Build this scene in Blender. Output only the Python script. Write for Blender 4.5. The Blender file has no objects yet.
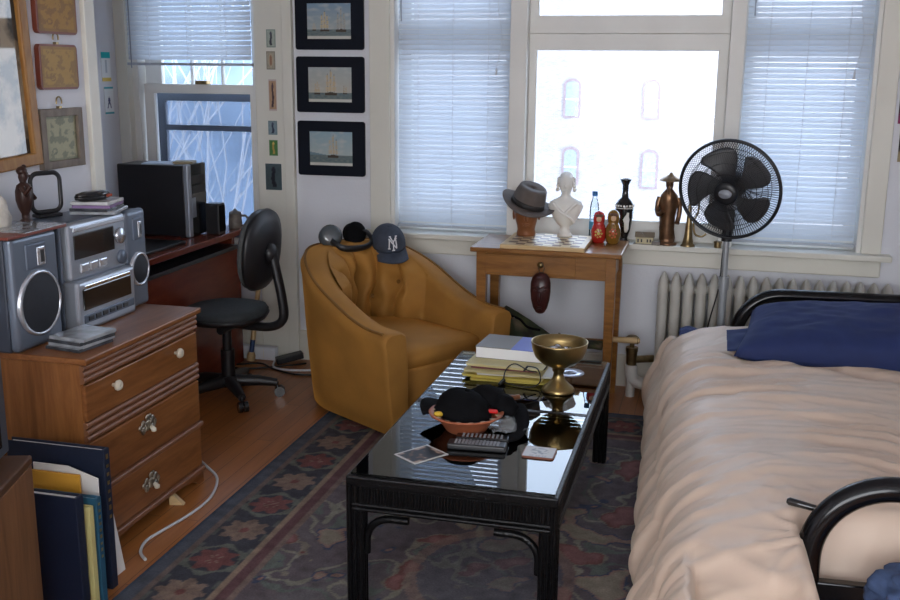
import bpy, math, random
from mathutils import Vector, Matrix, noise
random.seed(7); SKY,REAR,EXPO=5.0,50,0.27
PI=math.pi; sin=math.sin; cos=math.cos
sc=bpy.context.scene; COL=sc.collection
V=Vector
# ------------------------------------------------------------------ materials
def nd(nt,t,**kw):
    n=nt.nodes.new(t)
    for k,v in kw.items():
        if k in n.inputs: n.inputs[k].default_value=v
        else: setattr(n,k,v)
    return n
def newmat(name):
    m=bpy.data.materials.new(name); m.use_nodes=True; nt=m.node_tree
    b=nt.nodes['Principled BSDF']; return m,nt,b
def c4(c): return (c[0],c[1],c[2],1)
def mul(c,k): return tuple(min(1,x*k) for x in c)
def coords(nt,scale=(1,1,1),rot=(0,0,0)):
    tc=nd(nt,'ShaderNodeTexCoord'); mp=nd(nt,'ShaderNodeMapping')
    mp.inputs['Scale'].default_value=scale; mp.inputs['Rotation'].default_value=rot
    nt.links.new(tc.outputs['Object'],mp.inputs['Vector']); return mp.outputs[0]
def M(name,col,rough=.5,metal=0,spec=.5,var=.12,vs=6,bump=0,bs=60,sheen=0,coat=0,emit=None):
    m,nt,b=newmat(name); L=nt.links.new
    b.inputs['Roughness'].default_value=rough; b.inputs['Metallic'].default_value=metal
    b.inputs['Specular IOR Level'].default_value=spec
    if sheen: b.inputs['Sheen Weight'].default_value=sheen; b.inputs['Sheen Roughness'].default_value=.4; b.inputs['Sheen Tint'].default_value=c4(mul(col,2.2))
    if coat: b.inputs['Coat Weight'].default_value=coat
    co=coords(nt); nz=nd(nt,'ShaderNodeTexNoise',Scale=vs,Detail=4.0); L(co,nz.inputs['Vector'])
    cr=nd(nt,'ShaderNodeValToRGB'); cr.color_ramp.elements[0].position=.3; cr.color_ramp.elements[1].position=.7
    cr.color_ramp.elements[0].color=c4(mul(col,1-var)); cr.color_ramp.elements[1].color=c4(mul(col,1+var))
    L(nz.outputs['Fac'],cr.inputs[0]); L(cr.outputs[0],b.inputs['Base Color'])
    if bump:
        n2=nd(nt,'ShaderNodeTexNoise',Scale=bs,Detail=3.0); L(co,n2.inputs['Vector'])
        bp=nd(nt,'ShaderNodeBump',Strength=bump,Distance=.01); L(n2.outputs['Fac'],bp.inputs['Height']); L(bp.outputs[0],b.inputs['Normal'])
    if emit: b.inputs['Emission Color'].default_value=c4(emit[0]); b.inputs['Emission Strength'].default_value=emit[1]
    return m
def wood(name,c1,c2,scale=(1,14,14),rough=.4,coat=.0,ring=0):
    m,nt,b=newmat(name); L=nt.links.new
    b.inputs['Roughness'].default_value=rough; b.inputs['Specular IOR Level'].default_value=.28; b.inputs['Coat Weight'].default_value=coat*.5; b.inputs['Coat Roughness'].default_value=.2
    co=coords(nt,scale)
    nz=nd(nt,'ShaderNodeTexNoise',Scale=2.2,Detail=7.0,Roughness=.65,Distortion=.6); L(co,nz.inputs['Vector'])
    wv=nd(nt,'ShaderNodeTexNoise',Scale=9.0,Detail=3.0); L(co,wv.inputs['Vector'])
    mx=nd(nt,'ShaderNodeMath',operation='MULTIPLY_ADD'); mx.inputs[1].default_value=.35; L(wv.outputs['Fac'],mx.inputs[0]); L(nz.outputs['Fac'],mx.inputs[2])
    cr=nd(nt,'ShaderNodeValToRGB'); e=cr.color_ramp.elements
    e[0].position=.48; e[1].position=.86; e[0].color=c4(c1); e[1].color=c4(c2)
    L(mx.outputs[0],cr.inputs[0]); L(cr.outputs[0],b.inputs['Base Color'])
    return m
def vcol(name,rough=.6,coat=0,spec=.4,noise_amt=.0):
    m,nt,b=newmat(name); L=nt.links.new
    a=nd(nt,'ShaderNodeVertexColor'); a.layer_name='Col'
    b.inputs['Roughness'].default_value=rough; b.inputs['Specular IOR Level'].default_value=spec; b.inputs['Coat Weight'].default_value=coat
    if noise_amt:
        co=coords(nt); nz=nd(nt,'ShaderNodeTexNoise',Scale=160.0,Detail=2.0); L(co,nz.inputs['Vector'])
        mr=nd(nt,'ShaderNodeMapRange'); mr.inputs['To Min'].default_value=1-noise_amt; mr.inputs['To Max'].default_value=1+noise_amt; L(nz.outputs['Fac'],mr.inputs['Value'])
        vm=nd(nt,'ShaderNodeVectorMath',operation='SCALE'); L(a.outputs['Color'],vm.inputs[0]); L(mr.outputs[0],vm.inputs['Scale']); L(vm.outputs[0],b.inputs['Base Color'])
        bp=nd(nt,'ShaderNodeBump',Strength=.5,Distance=.004); L(nz.outputs['Fac'],bp.inputs['Height']); L(bp.outputs[0],b.inputs['Normal'])
    else: L(a.outputs['Color'],b.inputs['Base Color'])
    return m
def glass(name,tint=(.95,.97,1),ior=1.45,rough=.02):
    m=bpy.data.materials.new(name); m.use_nodes=True; nt=m.node_tree; nt.nodes.clear(); L=nt.links.new
    o=nd(nt,'ShaderNodeOutputMaterial'); t=nd(nt,'ShaderNodeBsdfTransparent'); t.inputs[0].default_value=c4(tint)
    g=nd(nt,'ShaderNodeBsdfGlossy',Roughness=rough); f=nd(nt,'ShaderNodeFresnel',IOR=ior); mx=nd(nt,'ShaderNodeMixShader')
    L(f.outputs[0],mx.inputs[0]); L(t.outputs[0],mx.inputs[1]); L(g.outputs[0],mx.inputs[2]); L(mx.outputs[0],o.inputs[0]); return m
def sheer(name,col,trans,transp=0,rough=.6):
    m=bpy.data.materials.new(name); m.use_nodes=True; nt=m.node_tree; nt.nodes.clear(); L=nt.links.new
    o=nd(nt,'ShaderNodeOutputMaterial'); d=nd(nt,'ShaderNodeBsdfDiffuse'); d.inputs[0].default_value=c4(col)
    t=nd(nt,'ShaderNodeBsdfTranslucent'); t.inputs[0].default_value=c4(col); mx=nd(nt,'ShaderNodeMixShader'); mx.inputs[0].default_value=trans
    L(d.outputs[0],mx.inputs[1]); L(t.outputs[0],mx.inputs[2]); out=mx
    if transp:
        tp=nd(nt,'ShaderNodeBsdfTransparent'); m2=nd(nt,'ShaderNodeMixShader'); m2.inputs[0].default_value=transp
        L(mx.outputs[0],m2.inputs[1]); L(tp.outputs[0],m2.inputs[2]); out=m2
    L(out.outputs[0],o.inputs[0]); return m

WHITE=M('plaster',(.70,.71,.75),.8,var=.03,vs=2,bump=.12,bs=90)
CREAM=M('cream_paint',(.70,.68,.60),.45,var=.04,vs=3,bump=.05,bs=40)
FRAMEP=M('window_paint',(.74,.73,.69),.45,var=.04,vs=4)
BLACK=M('black_plastic',(.012,.012,.014),.4,var=.1)
BLACKG=M('black_gloss',(.008,.008,.009),.18,var=.1,coat=.5)
BLACKM=M('black_cloth',(.006,.006,.007),.95,spec=.08,var=.25,vs=30,bump=.15,bs=200)
SILVER=M('silver_plastic',(.35,.38,.43),.32,metal=.55,var=.05)
SILVERD=M('grey_blue_plastic',(.11,.135,.18),.4,metal=.3,var=.05)
CHROME=M('chrome',(.75,.77,.8),.15,metal=1,var=.03)
BRASS=M('brass',(.34,.245,.105),.28,metal=1,var=.12,vs=20)
OLDBRASS=M('old_brass',(.30,.22,.11),.35,metal=1,var=.3,vs=30)
PAPER=M('paper',(.74,.72,.68),.8,var=.05)
W_DRES=wood('dresser_wood',(.150,.050,.014),(.285,.112,.036),(9,1.0,12),.33,.15)
W_DRESV=wood('dresser_side_wood',(.180,.065,.017),(.33,.132,.040),(9,9,.9),.35,.15)
W_MOULD=M('moulding_wood',(.21,.088,.042),.42,var=.05,vs=3,spec=.35)
W_DESK=wood('mahogany',(.135,.022,.010),(.21,.040,.017),(5,1,5),.25,.35)
W_TABLE=wood('walnut_table',(.165,.062,.013),(.31,.14,.036),(1.5,10,10),.3,.3)
W_LIGHT=wood('maple',(.50,.34,.16),(.66,.48,.26),(2,14,14),.4)
W_OAK=wood('oak_frame',(.22,.095,.022),(.36,.18,.05),(8,8,2),.4)
W_HEAD=wood('carved_wood',(.17,.06,.022),(.30,.12,.05),(6,6,1.5),.3,.3)
W_DARK=wood('dark_carved_wood',(.022,.010,.008),(.055,.024,.018),(6,6,2),.35)
W_STAND=wood('tv_stand_wood',(.12,.05,.018),(.24,.11,.045),(9,9,.9),.4)
ART=vcol('printed_picture',.45,spec=.3)
# ------------------------------------------------------------------ mesh builder
class MB:
    def __init__(s): s.v=[]; s.f=[]; s.sm=[]; s.mi=[]; s.col=None
    def add(s,vs,fs,smooth=False,mi=0,X=None):
        o=len(s.v)
        for p in vs:
            p=V(p); s.v.append(X@p if X is not None else p)
        for f in fs: s.f.append([i+o for i in f]); s.sm.append(smooth); s.mi.append(mi)
        return s
    def box(s,x0,x1,y0,y1,z0,z1,X=None,mi=0):
        q=random.uniform(.00005,.00045); x0-=q;y0-=q;z0-=q*(abs(z0)>1e-6);x1+=q;y1+=q;z1+=q
        vs=[(x,y,z) for x in (x0,x1) for y in (y0,y1) for z in (z0,z1)]
        return s.add(vs,[(0,1,3,2),(4,6,7,5),(0,4,5,1),(2,3,7,6),(0,2,6,4),(1,5,7,3)],False,mi,X)
    def tube(s,pts,r,n=10,closed=False,mi=0,X=None,caps=True,flat=1.0):
        pts=[V(p) for p in pts]; N=len(pts); vs=[]; fs=[]
        rs=r if isinstance(r,(list,tuple)) else [r]*N
        prev=None
        for i,p in enumerate(pts):
            a=pts[(i-1)%N] if (closed or i>0) else p; b=pts[(i+1)%N] if (closed or i<N-1) else p
            t=(b-a); t=t.normalized() if t.length>1e-9 else V((0,0,1))
            if prev is None:
                u=t.cross(V((0,0,1))); u=u if u.length>.05 else t.cross(V((1,0,0)))
            else: u=prev-t*prev.dot(t)
            u.normalize(); prev=u; w=t.cross(u)
            for k in range(n):
                A=2*PI*k/n; vs.append(p+(u*cos(A)+w*sin(A)*flat)*rs[i])
        for i in range(N if closed else N-1):
            j=(i+1)%N
            for k in range(n):
                k2=(k+1)%n; fs.append((i*n+k,i*n+k2,j*n+k2,j*n+k))
        s.add(vs,fs,True,mi,X)
        if caps and not closed:
            s.add(vs[:n],[list(range(n))[::-1]],False,mi,X); s.add(vs[-n:],[list(range(n))],False,mi,X)
        return s
    def cyl(s,p0,p1,r0,r1=None,n=20,mi=0,X=None): return s.tube([p0,p1],[r0,r0 if r1 is None else r1],n,mi=mi,X=X)
    def lathe(s,prof,n=32,X=None,mi=0,sx=1,sy=1,smooth=True):
        vs=[];fs=[];m=len(prof)
        for r,z in prof:
            for k in range(n): A=2*PI*k/n; vs.append((r*cos(A)*sx,r*sin(A)*sy,z))
        for i in range(m-1):
            for k in range(n):
                k2=(k+1)%n; fs.append((i*n+k,i*n+k2,(i+1)*n+k2,(i+1)*n+k))
        s.add(vs,fs,smooth,mi,X)
        if prof[0][0]>1e-4: s.add(vs[:n],[list(range(n))[::-1]],False,mi,X)
        if prof[-1][0]>1e-4: s.add(vs[-n:],[list(range(n))],False,mi,X)
        return s
    def loft(s,secs,n=20,X=None,mi=0,pw=1.0):
        # secs: (cx,cy,cz,rx,ry)
        vs=[];fs=[];m=len(secs)
        for cx,cy,cz,rx,ry in secs:
            for k in range(n):
                A=2*PI*k/n; c,d=cos(A),sin(A)
                vs.append((cx+rx*math.copysign(abs(c)**pw,c),cy+ry*math.copysign(abs(d)**pw,d),cz))
        for i in range(m-1):
            for k in range(n):
                k2=(k+1)%n; fs.append((i*n+k,i*n+k2,(i+1)*n+k2,(i+1)*n+k))
        fs.append(list(range(n))[::-1]); fs.append(list(range((m-1)*n,m*n)))
        return s.add(vs,fs,True,mi,X)
    def prism(s,poly,h0,h1,X=None,mi=0,smooth=False):
        # poly in local xy, extruded z
        n=len(poly); vs=[(x,y,h0) for x,y in poly]+[(x,y,h1) for x,y in poly]
        s.add(vs,[list(range(n))[::-1],list(range(n,2*n))],False,mi,X)
        s.add(vs,[(k,(k+1)%n,n+(k+1)%n,n+k) for k in range(n)],smooth,mi,X); return s
    def ball(s,c,r,nu=20,nv=12,X=None,mi=0,fn=None):
        r=r if isinstance(r,(tuple,list)) else (r,r,r); vs=[];fs=[]
        for i in range(nv+1):
            T=PI*i/nv
            for k in range(nu):
                A=2*PI*k/nu; d=V((sin(T)*cos(A),sin(T)*sin(A),cos(T)))
                q=V((d.x*r[0],d.y*r[1],d.z*r[2]))
                if fn: q=fn(d,q)
                vs.append(V(c)+q)
        for i in range(nv):
            for k in range(nu):
                k2=(k+1)%nu; fs.append((i*nu+k,(i+1)*nu+k,(i+1)*nu+k2,i*nu+k2))
        return s.add(vs,fs,True,mi,X)
    def grid(s,fn,nu,nv,X=None,mi=0,smooth=True,cf=None):
        vs=[fn(i/nu,j/nv) for j in range(nv+1) for i in range(nu+1)]
        fs=[(j*(nu+1)+i,j*(nu+1)+i+1,(j+1)*(nu+1)+i+1,(j+1)*(nu+1)+i) for j in range(nv) for i in range(nu)]
        o=len(s.v); s.add(vs,fs,smooth,mi,X)
        if cf:
            if s.col is None: s.col={}
            q=0
            for j in range(nv+1):
                for i in range(nu+1): s.col[o+q]=cf(i/nu,j/nv); q+=1
        return s
    def build(s,name,mat,parent=None,bevel=0,seg=2,loc=None,rot=None,solid=0,sub=0,weld=False):
        me=bpy.data.meshes.new(name); me.from_pydata([tuple(p) for p in s.v],[],s.f); me.update()
        me.polygons.foreach_set('use_smooth',s.sm); me.polygons.foreach_set('material_index',s.mi)
        for m in (mat if isinstance(mat,(list,tuple)) else [mat]): me.materials.append(m)
        if s.col is not None:
            a=me.color_attributes.new('Col','FLOAT_COLOR','POINT')
            for i in range(len(s.v)):
                c=s.col.get(i,(.5,.5,.5)); a.data[i].color=(c[0],c[1],c[2],1)
        o=bpy.data.objects.new(name,me); COL.objects.link(o)
        if parent: o.parent=parent
        if loc is not None: o.location=loc
        if rot is not None: o.rotation_euler=rot
        if solid: md=o.modifiers.new('s','SOLIDIFY'); md.thickness=solid; md.offset=0
        if weld: md=o.modifiers.new('w','WELD'); md.merge_threshold=1e-4
        if bevel: md=o.modifiers.new('b','BEVEL'); md.width=bevel; md.segments=seg; md.limit_method='ANGLE'; md.angle_limit=.7
        if sub: md=o.modifiers.new('u','SUBSURF'); md.levels=sub; md.render_levels=sub
        return o
def T(x=0,y=0,z=0,rx=0,ry=0,rz=0,s=1):
    return Matrix.Translation((x,y,z))@Matrix.Rotation(rz,4,'Z')@Matrix.Rotation(ry,4,'Y')@Matrix.Rotation(rx,4,'X')@Matrix.Scale(s,4)
def tag(o,label,cat,group=None,kind=None):
    o['label']=label; o['category']=cat
    if group: o['group']=group
    if kind: o['kind']=kind
    return o
def thing(name,label,cat,loc=(0,0,0),rz=0,group=None,rot=None):
    o=bpy.data.objects.new(name,None); COL.objects.link(o); o.empty_display_size=.05
    o.location=loc; o.rotation_euler=rot if rot else (0,0,rz); return tag(o,label,cat,group)
def struct(name,mb,mat,parent=None,bevel=0,label=None,cat=None):
    o=mb.build(name,mat,parent,bevel)
    if parent is None:
        o['kind']='structure'
        if label: tag(o,label,cat)
    return o
def copy_thing(o,loc,rz=None,label=None,rot=None):
    c=o.copy(); COL.objects.link(c); c.location=loc
    if rz is not None: c.rotation_euler=(0,0,rz)
    if rot is not None: c.rotation_euler=rot
    if label: c['label']=label
    for ch in list(o.children):
        d=ch.copy(); COL.objects.link(d); d.parent=c
        for g in list(ch.children):
            e=g.copy(); COL.objects.link(e); e.parent=d
    return c
def lerp(a,b,t): return a+(b-a)*t
def mixc(a,b,t): t=max(0,min(1,t)); return tuple(x+(y-x)*t for x,y in zip(a,b))
def sm(t): t=max(0,min(1,t)); return t*t*(3-2*t)
def bez(ps,n=24):
    # Catmull-Rom through points
    ps=[V(p) for p in ps]; out=[]
    for i in range(len(ps)-1):
        p0=ps[max(i-1,0)];p1=ps[i];p2=ps[i+1];p3=ps[min(i+2,len(ps)-1)]
        m=max(2,n//(len(ps)-1))
        for k in range(m):
            t=k/m; out.append(.5*((2*p1)+(p2-p0)*t+(2*p0-5*p1+4*p2-p3)*t*t+(3*p1-p0-3*p2+p3)*t**3))
    out.append(ps[-1]); return out
def arc(c,r,a0,a1,n,ax='xz'):
    o=[]
    for i in range(n+1):
        A=a0+(a1-a0)*i/n; p=[cos(A)*r,sin(A)*r]
        o.append(V((c[0]+p[0],c[1],c[2]+p[1])) if ax=='xz' else V((c[0]+p[0],c[1]+p[1],c[2])) if ax=='xy' else V((c[0],c[1]+p[0],c[2]+p[1])))
    return o

# ------------------------------------------------------------------ camera
H=1.6
cam=bpy.data.cameras.new('camera'); co=bpy.data.objects.new('camera',cam); COL.objects.link(co)
yaw,pit,roll=[math.radians(a) for a in (14.461,12.772,.5)]
fw=V((-sin(yaw)*cos(pit),cos(yaw)*cos(pit),-sin(pit))); r0=V((cos(yaw),sin(yaw),0)); u0=r0.cross(fw)
rr=r0*cos(roll)+u0*sin(roll); uu=u0*cos(roll)-r0*sin(roll)
R3=Matrix((rr,uu,-fw)).transposed(); co.matrix_world=Matrix.Translation((0,0,H))@R3.to_4x4()
cam.sensor_width=36; cam.lens=1020*36/900; cam.clip_start=.05; cam.clip_end=200
sc.camera=co

# ------------------------------------------------------------------ room shell
XL,XR,YB,YR,ZC=-2.35,1.65,5.15,-1.3,2.62
FY0,FY1=4.,5.
m,nt,b=newmat('plank_floor'); L=nt.links.new
cc=coords(nt,(1,1,1),(0,0,PI/2))
br=nd(nt,'ShaderNodeTexBrick',Scale=1.0); br.inputs['Brick Width'].default_value=1.3; br.inputs['Row Height'].default_value=.075; br.inputs['Mortar Size'].default_value=.0012
br.inputs['Color1'].default_value=c4((.37,.135,.034)); br.inputs['Color2'].default_value=c4((.29,.10,.024)); br.inputs['Mortar'].default_value=c4((.05,.017,.006)); br.offset=.37
L(cc,br.inputs['Vector'])
c2=coords(nt,(14,1,1)); nz=nd(nt,'ShaderNodeTexNoise',Scale=3.0,Detail=6.0); L(c2,nz.inputs['Vector'])
mr=nd(nt,'ShaderNodeMapRange'); mr.inputs['To Min'].default_value=.6; mr.inputs['To Max'].default_value=1.4; L(nz.outputs['Fac'],mr.inputs['Value'])
vm=nd(nt,'ShaderNodeVectorMath',operation='SCALE'); L(br.outputs['Color'],vm.inputs[0]); L(mr.outputs[0],vm.inputs['Scale']); L(vm.outputs[0],b.inputs['Base Color'])
b.inputs['Roughness'].default_value=.32
PLANK=m
struct('floor',MB().box(-3.4,XR+.1,YR-.1,YB+.3,-.1,0),PLANK)
struct('ceiling',MB().box(-3.4,XR+.1,YR-.1,YB+.3,ZC,ZC+.1),WHITE)
YW=YB+.26
wb=MB()
AW=(-3.18,-2.41,.62,2.15); BW=(-1.665,.705,.735,2.2)
wb.box(-3.4,AW[0],YB,YW,0,ZC); wb.box(AW[0],AW[1],YB,YW,0,AW[2]); wb.box(AW[0],AW[1],YB,YW,AW[3],ZC)
wb.box(AW[1],BW[0],YB,YW,0,ZC); wb.box(BW[0],BW[1],YB,YW,0,BW[2]); wb.box(BW[0],BW[1],YB,YW,BW[3],ZC); wb.box(BW[1],XR+.1,YB,YW,0,ZC)
struct('wall_back',wb,WHITE)
struct('wall_left',MB().box(XL-.12,XL,YR-.1,3.5,0,ZC),WHITE)
struct('wall_alcove',MB().box(-3.4,-3.24,3.38,YB,0,ZC).box(-3.24,XL-.12,3.38,3.5,0,ZC),WHITE)
struct('wall_right',MB().box(XR,XR+.1,YR-.1,YB,0,ZC),WHITE)
RWN=(-1.7,1.3,.75,2.3)
struct('wall_rear',MB().box(XL,RWN[0],YR-.1,YR,0,ZC).box(RWN[1],XR,YR-.1,YR,0,ZC).box(RWN[0],RWN[1],YR-.1,YR,0,RWN[2]).box(RWN[0],RWN[1],YR-.1,YR,RWN[3],ZC),WHITE)
struct('added_rear_window',MB().box(RWN[0],RWN[1],YR-.06,YR+.02,RWN[2],RWN[2]+.06).box(RWN[0],RWN[1],YR-.06,YR+.02,RWN[3]-.06,RWN[3]).box(RWN[0],RWN[0]+.06,YR-.06,YR+.02,RWN[2],RWN[3]).box(RWN[1]-.06,RWN[1],YR-.06,YR+.02,RWN[2],RWN[3]).box(-.23,-.17,YR-.06,YR+.02,RWN[2],RWN[3]),FRAMEP)  # unseen window, added to give the rear fill lamp an opening
# trims
struct('trim_1',MB().box(XL-.125,XL+.02,3.5,3.565,0,ZC),CREAM,bevel=.004)                       # end of the left wall
struct('trim_2',MB().box(-2.41,-2.245,YB-.02,YB,0,ZC).box(-2.245,-2.19,YB-.035,YB,0,ZC),CREAM,bevel=.004)
struct('trim_3',MB().box(-3.24,-3.17,YB-.02,YB,.62,ZC).box(-3.185,-3.165,YB-.03,YB+.1,.62,2.15),CREAM,bevel=.003)
struct('baseboard_back',MB().box(-2.19,XR,YB-.02,YB,0,.15).box(-2.19,XR,YB-.028,YB,.15,.17),CREAM,bevel=.004)
struct('baseboard_alcove',MB().box(-3.24,-2.41,YB-.02,YB,0,.17),CREAM,bevel=.004)
# ------------------------------------------------------------------ windows
PANE=glass('pane_glass',ior=1.18)
DARKF=M('storm_frame',(.10,.12,.16),.5,var=.05)
SCREEN=sheer('insect_screen',(.13,.18,.27),.25,.55)
w1=struct('window_1',MB().box(AW[0],AW[0]+.05,YB+.02,YB+.16,.62,2.15).box(AW[1]-.03,AW[1],YB+.02,YB+.16,.62,2.15).box(AW[0],AW[1],YB+.02,YB+.16,2.10,2.15).box(AW[0],AW[1],YB-.02,YB+.16,.60,.64),FRAMEP,bevel=.003)
yl=YB+.04
struct('lower_sash',MB().box(-3.11,-3.05,yl,yl+.035,.66,1.50).box(-2.47,-2.43,yl,yl+.035,.66,1.50).box(-3.11,-2.43,yl,yl+.035,1.455,1.505).box(-3.11,-2.43,yl,yl+.035,.64,.72),FRAMEP,w1,.003)
struct('pane',MB().box(-3.05,-2.47,yl+.015,yl+.018,.72,1.455),PANE,w1)
yu=YB+.08
struct('upper_sash',MB().box(-3.12,-3.02,yu,yu+.035,1.46,2.12).box(-2.47,-2.42,yu,yu+.035,1.46,2.12).box(-3.12,-2.42,yu,yu+.035,2.06,2.12).box(-3.12,-2.42,yu,yu+.035,1.46,1.50).box(-2.845,-2.83,yu+.005,yu+.03,1.5,2.1).box(-2.66,-2.645,yu+.005,yu+.03,1.5,2.1),FRAMEP,w1,.003)
struct('pane',MB().box(-3.02,-2.47,yu+.015,yu+.018,1.50,2.06),PANE,w1)
struct('sash_lock',MB().box(-2.79,-2.72,yl-.01,yl+.04,1.505,1.525),OLDBRASS,w1,.003)
ys=YB+.17
struct('storm_frame',MB().box(-3.13,-3.06,ys,ys+.03,.62,1.46).box(-2.47,-2.40,ys,ys+.03,.62,1.46).box(-3.13,-2.4,ys,ys+.03,1.41,1.47).box(-3.13,-2.4,ys,ys+.03,1.245,1.275).box(-3.13,-2.4,ys,ys+.03,.62,.68),DARKF,w1,.002)
struct('insect_screen',MB().box(-3.06,-2.47,ys+.014,ys+.016,.68,1.41),SCREEN,w1)
# big triple window
x0,x1,z0,z1=BW
w2=struct('window_2',MB().box(x0,x0+.03,YB-.0,YB+.22,z0,z1).box(x1-.03,x1,YB-.0,YB+.22,z0,z1).box(x0,x1,YB,YB+.22,z1-.04,z1).box(x0,x1,YB+.1,YB+.24,z0,z0+.03)
   .box(-1.03,-.945,YB+.0,YB+.18,z0,z1).box(.03,.10,YB+.0,YB+.18,z0,z1),FRAMEP,bevel=.004)
struct('window_sill',MB().box(-1.80,.83,YB-.075,YB+.12,.728,.757).box(-1.76,.79,YB-.025,YB,.645,.728),CREAM,w2,.006)
struct('casing',MB().box(-1.765,-1.655,YB-.022,YB,.757,ZC-.1).box(.695,.785,YB-.022,YB,.757,ZC-.1).box(-1.765,.785,YB-.022,YB,2.18,2.29),CREAM,w2,.004)
yf=YB+.07
struct('transom_frame',MB().box(-.945,.03,yf,yf+.05,1.73,1.775)
  .box(-.945,-.90,yf,yf+.045,1.775,2.16).box(-.015,.03,yf,yf+.045,1.775,2.16).box(-.945,.03,yf,yf+.045,1.776,1.862),FRAMEP,w2,.004)
struct('pane',MB().box(-.91,-.005,yf+.02,yf+.023,1.83,2.16),PANE,w2)
struct('fixed_sash',MB().box(-.945,-.905,yf,yf+.045,.757,1.73).box(-.02,.03,yf,yf+.045,.757,1.73).box(-.945,.03,yf,yf+.045,1.695,1.74).box(-.945,.03,yf,yf+.045,.757,.855),FRAMEP,w2,.004)
struct('pane',MB().box(-.91,-.005,yf+.02,yf+.023,.84,1.71),PANE,w2)
for (a,c) in ((-1.635,-1.03),(.10,.675)):
    yb2=YB+.14
    struct('side_sash',MB().box(a,a+.05,yb2,yb2+.04,.76,2.16).box(c-.05,c,yb2,yb2+.04,.76,2.16).box(a,c,yb2,yb2+.04,1.69,1.83).box(a,c,yb2,yb2+.04,.76,.85).box(a,c,yb2,yb2+.04,2.1,2.16),FRAMEP,w2,.003)
    struct('pane',MB().box(a+.04,c-.04,yb2+.02,yb2+.023,.84,2.11),PANE,w2)
# ------------------------------------------------------------------ blinds
SLAT=sheer('blind_slat',(.62,.67,.73),.27)
RAIL=M('blind_rail',(.42,.45,.50),.45,var=.04)
CORD=M('blind_cord',(.60,.62,.65),.7,var=.03)
def blind(name,label,xa,xb,y,zb,zt,pitch=.0255,wand=None,tilt=1.22,sag=0):
    t=thing(name,label,'blind',((xa+xb)/2,y,zt),group='venetian blinds on the windows'); w=(xb-xa)/2
    t['group']='venetian blinds on the windows'
    MB().box(-w,w,-.014,.014,-.03,0).build('head_rail',RAIL,t,.002)
    s=MB(); h=zt-zb; n=int((h-.05)/pitch)
    for i in range(n):
        z=-.04-i*pitch; tl=tilt+random.uniform(-.03,.03)
        pts=[]; hw=.0125
        for k in range(4):
            q=-1+2*k/3; cyv=q*hw; bow=.002*(1-q*q)
            pts.append((cyv*cos(tl)-bow*sin(tl), cyv*sin(tl)+bow*cos(tl)))
        vs=[(-w+.004,p[0],z+p[1]) for p in pts]+[(w-.004,p[0],z+p[1]+random.uniform(-.0015,.0015)) for p in pts]
        s.add(vs,[(k,k+1,5+k,4+k) for k in range(3)],True)
    s.build('slats',SLAT,t)
    zz=zb-zt
    MB().box(-w,w,-.013,.013,zz,zz+.014).build('bottom_rail',RAIL if name!='x' else RAIL,t,.002)
    nc=3 if w<.34 else 3
    for q in (-.62,.0,.62) if w<.4 else (-.7,0,.7):
        MB().cyl((q*w,-.016,-.02),(q*w,-.016,zz+.005),.0011,n=5).build('ladder_cord',CORD,t)
    if wand:
        MB().cyl((wand[0]*w,-.022,-.02),(wand[0]*w+.004,-.024,-wand[1]),.0035,n=6).build('tilt_wand',M('wand_plastic',(.28,.31,.36),.3,var=.03) ,t)
    if sag:
        ps=bez([(sag*w,-.02,-.02),(sag*w-.01,-.024,-.25),(sag*w+.01,-.024,-.4),(sag*w-.015,-.024,-.55)],20)
        MB().tube(ps,.0014,5).cyl((sag*w-.015,-.024,-.55),(sag*w-.017,-.024,-.585),.004,.006,8).build('pull_cord',CORD,t)
    return t
blind('window_blind','short white blind half lowered over the window behind the desk',-3.155,-2.415,YB-.03,1.605,2.12,wand=(-.92,.53),tilt=1.25)
blind('window_blind','lowered white slatted blind at the window behind the mustard armchair',-1.632,-1.035,YB+.055,.775,2.155,wand=(-.93,.32),sag=.82)
blind('window_blind','lowered white slatted blind at the window behind the pedestal fan',.103,.672,YB+.055,.775,2.155,wand=(-.9,.3),sag=.80)

# ------------------------------------------------------------------ outside
m,nt,b=newmat('pale_brick'); L=nt.links.new
cc=coords(nt,(1,1,1),(PI/2,0,0)); br=nd(nt,'ShaderNodeTexBrick',Scale=1.0); br.inputs['Brick Width'].default_value=.22; br.inputs['Row Height'].default_value=.075; br.inputs['Mortar Size'].default_value=.008
br.inputs['Color1'].default_value=c4((.47,.40,.36)); br.inputs['Color2'].default_value=c4((.37,.31,.29)); br.inputs['Mortar'].default_value=c4((.50,.47,.44)); L(cc,br.inputs['Vector'])
n2=nd(nt,'ShaderNodeTexNoise',Scale=1.6,Detail=5.0); L(cc,n2.inputs['Vector']); mr=nd(nt,'ShaderNodeMapRange'); mr.inputs['To Min'].default_value=.75; mr.inputs['To Max'].default_value=1.2; L(n2.outputs['Fac'],mr.inputs['Value'])
vm=nd(nt,'ShaderNodeVectorMath',operation='SCALE'); L(br.outputs['Color'],vm.inputs[0]); L(mr.outputs[0],vm.inputs['Scale']); L(vm.outputs[0],b.inputs['Base Color']); b.inputs['Roughness'].default_value=.9
PBRICK=m
LINTEL=M('brick_lintel',(.34,.25,.24),.9); OUTGL=M('outdoor_glass',(.34,.36,.38),.15); SNOW=M('snow',(.82,.84,.88),.9,var=.05,vs=.4); BARK=M('pale_bark',(.30,.31,.34),.9)
bt=thing('brick_building','pale brick building with arched windows seen through the bare central window','building',(-3,60,-12))
MB().box(-20,26,0,12,0,21).build('wall',PBRICK,bt)
MB().box(-20.3,26.3,-.3,12.3,21,21.6).build('roof',LINTEL,bt)
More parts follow.
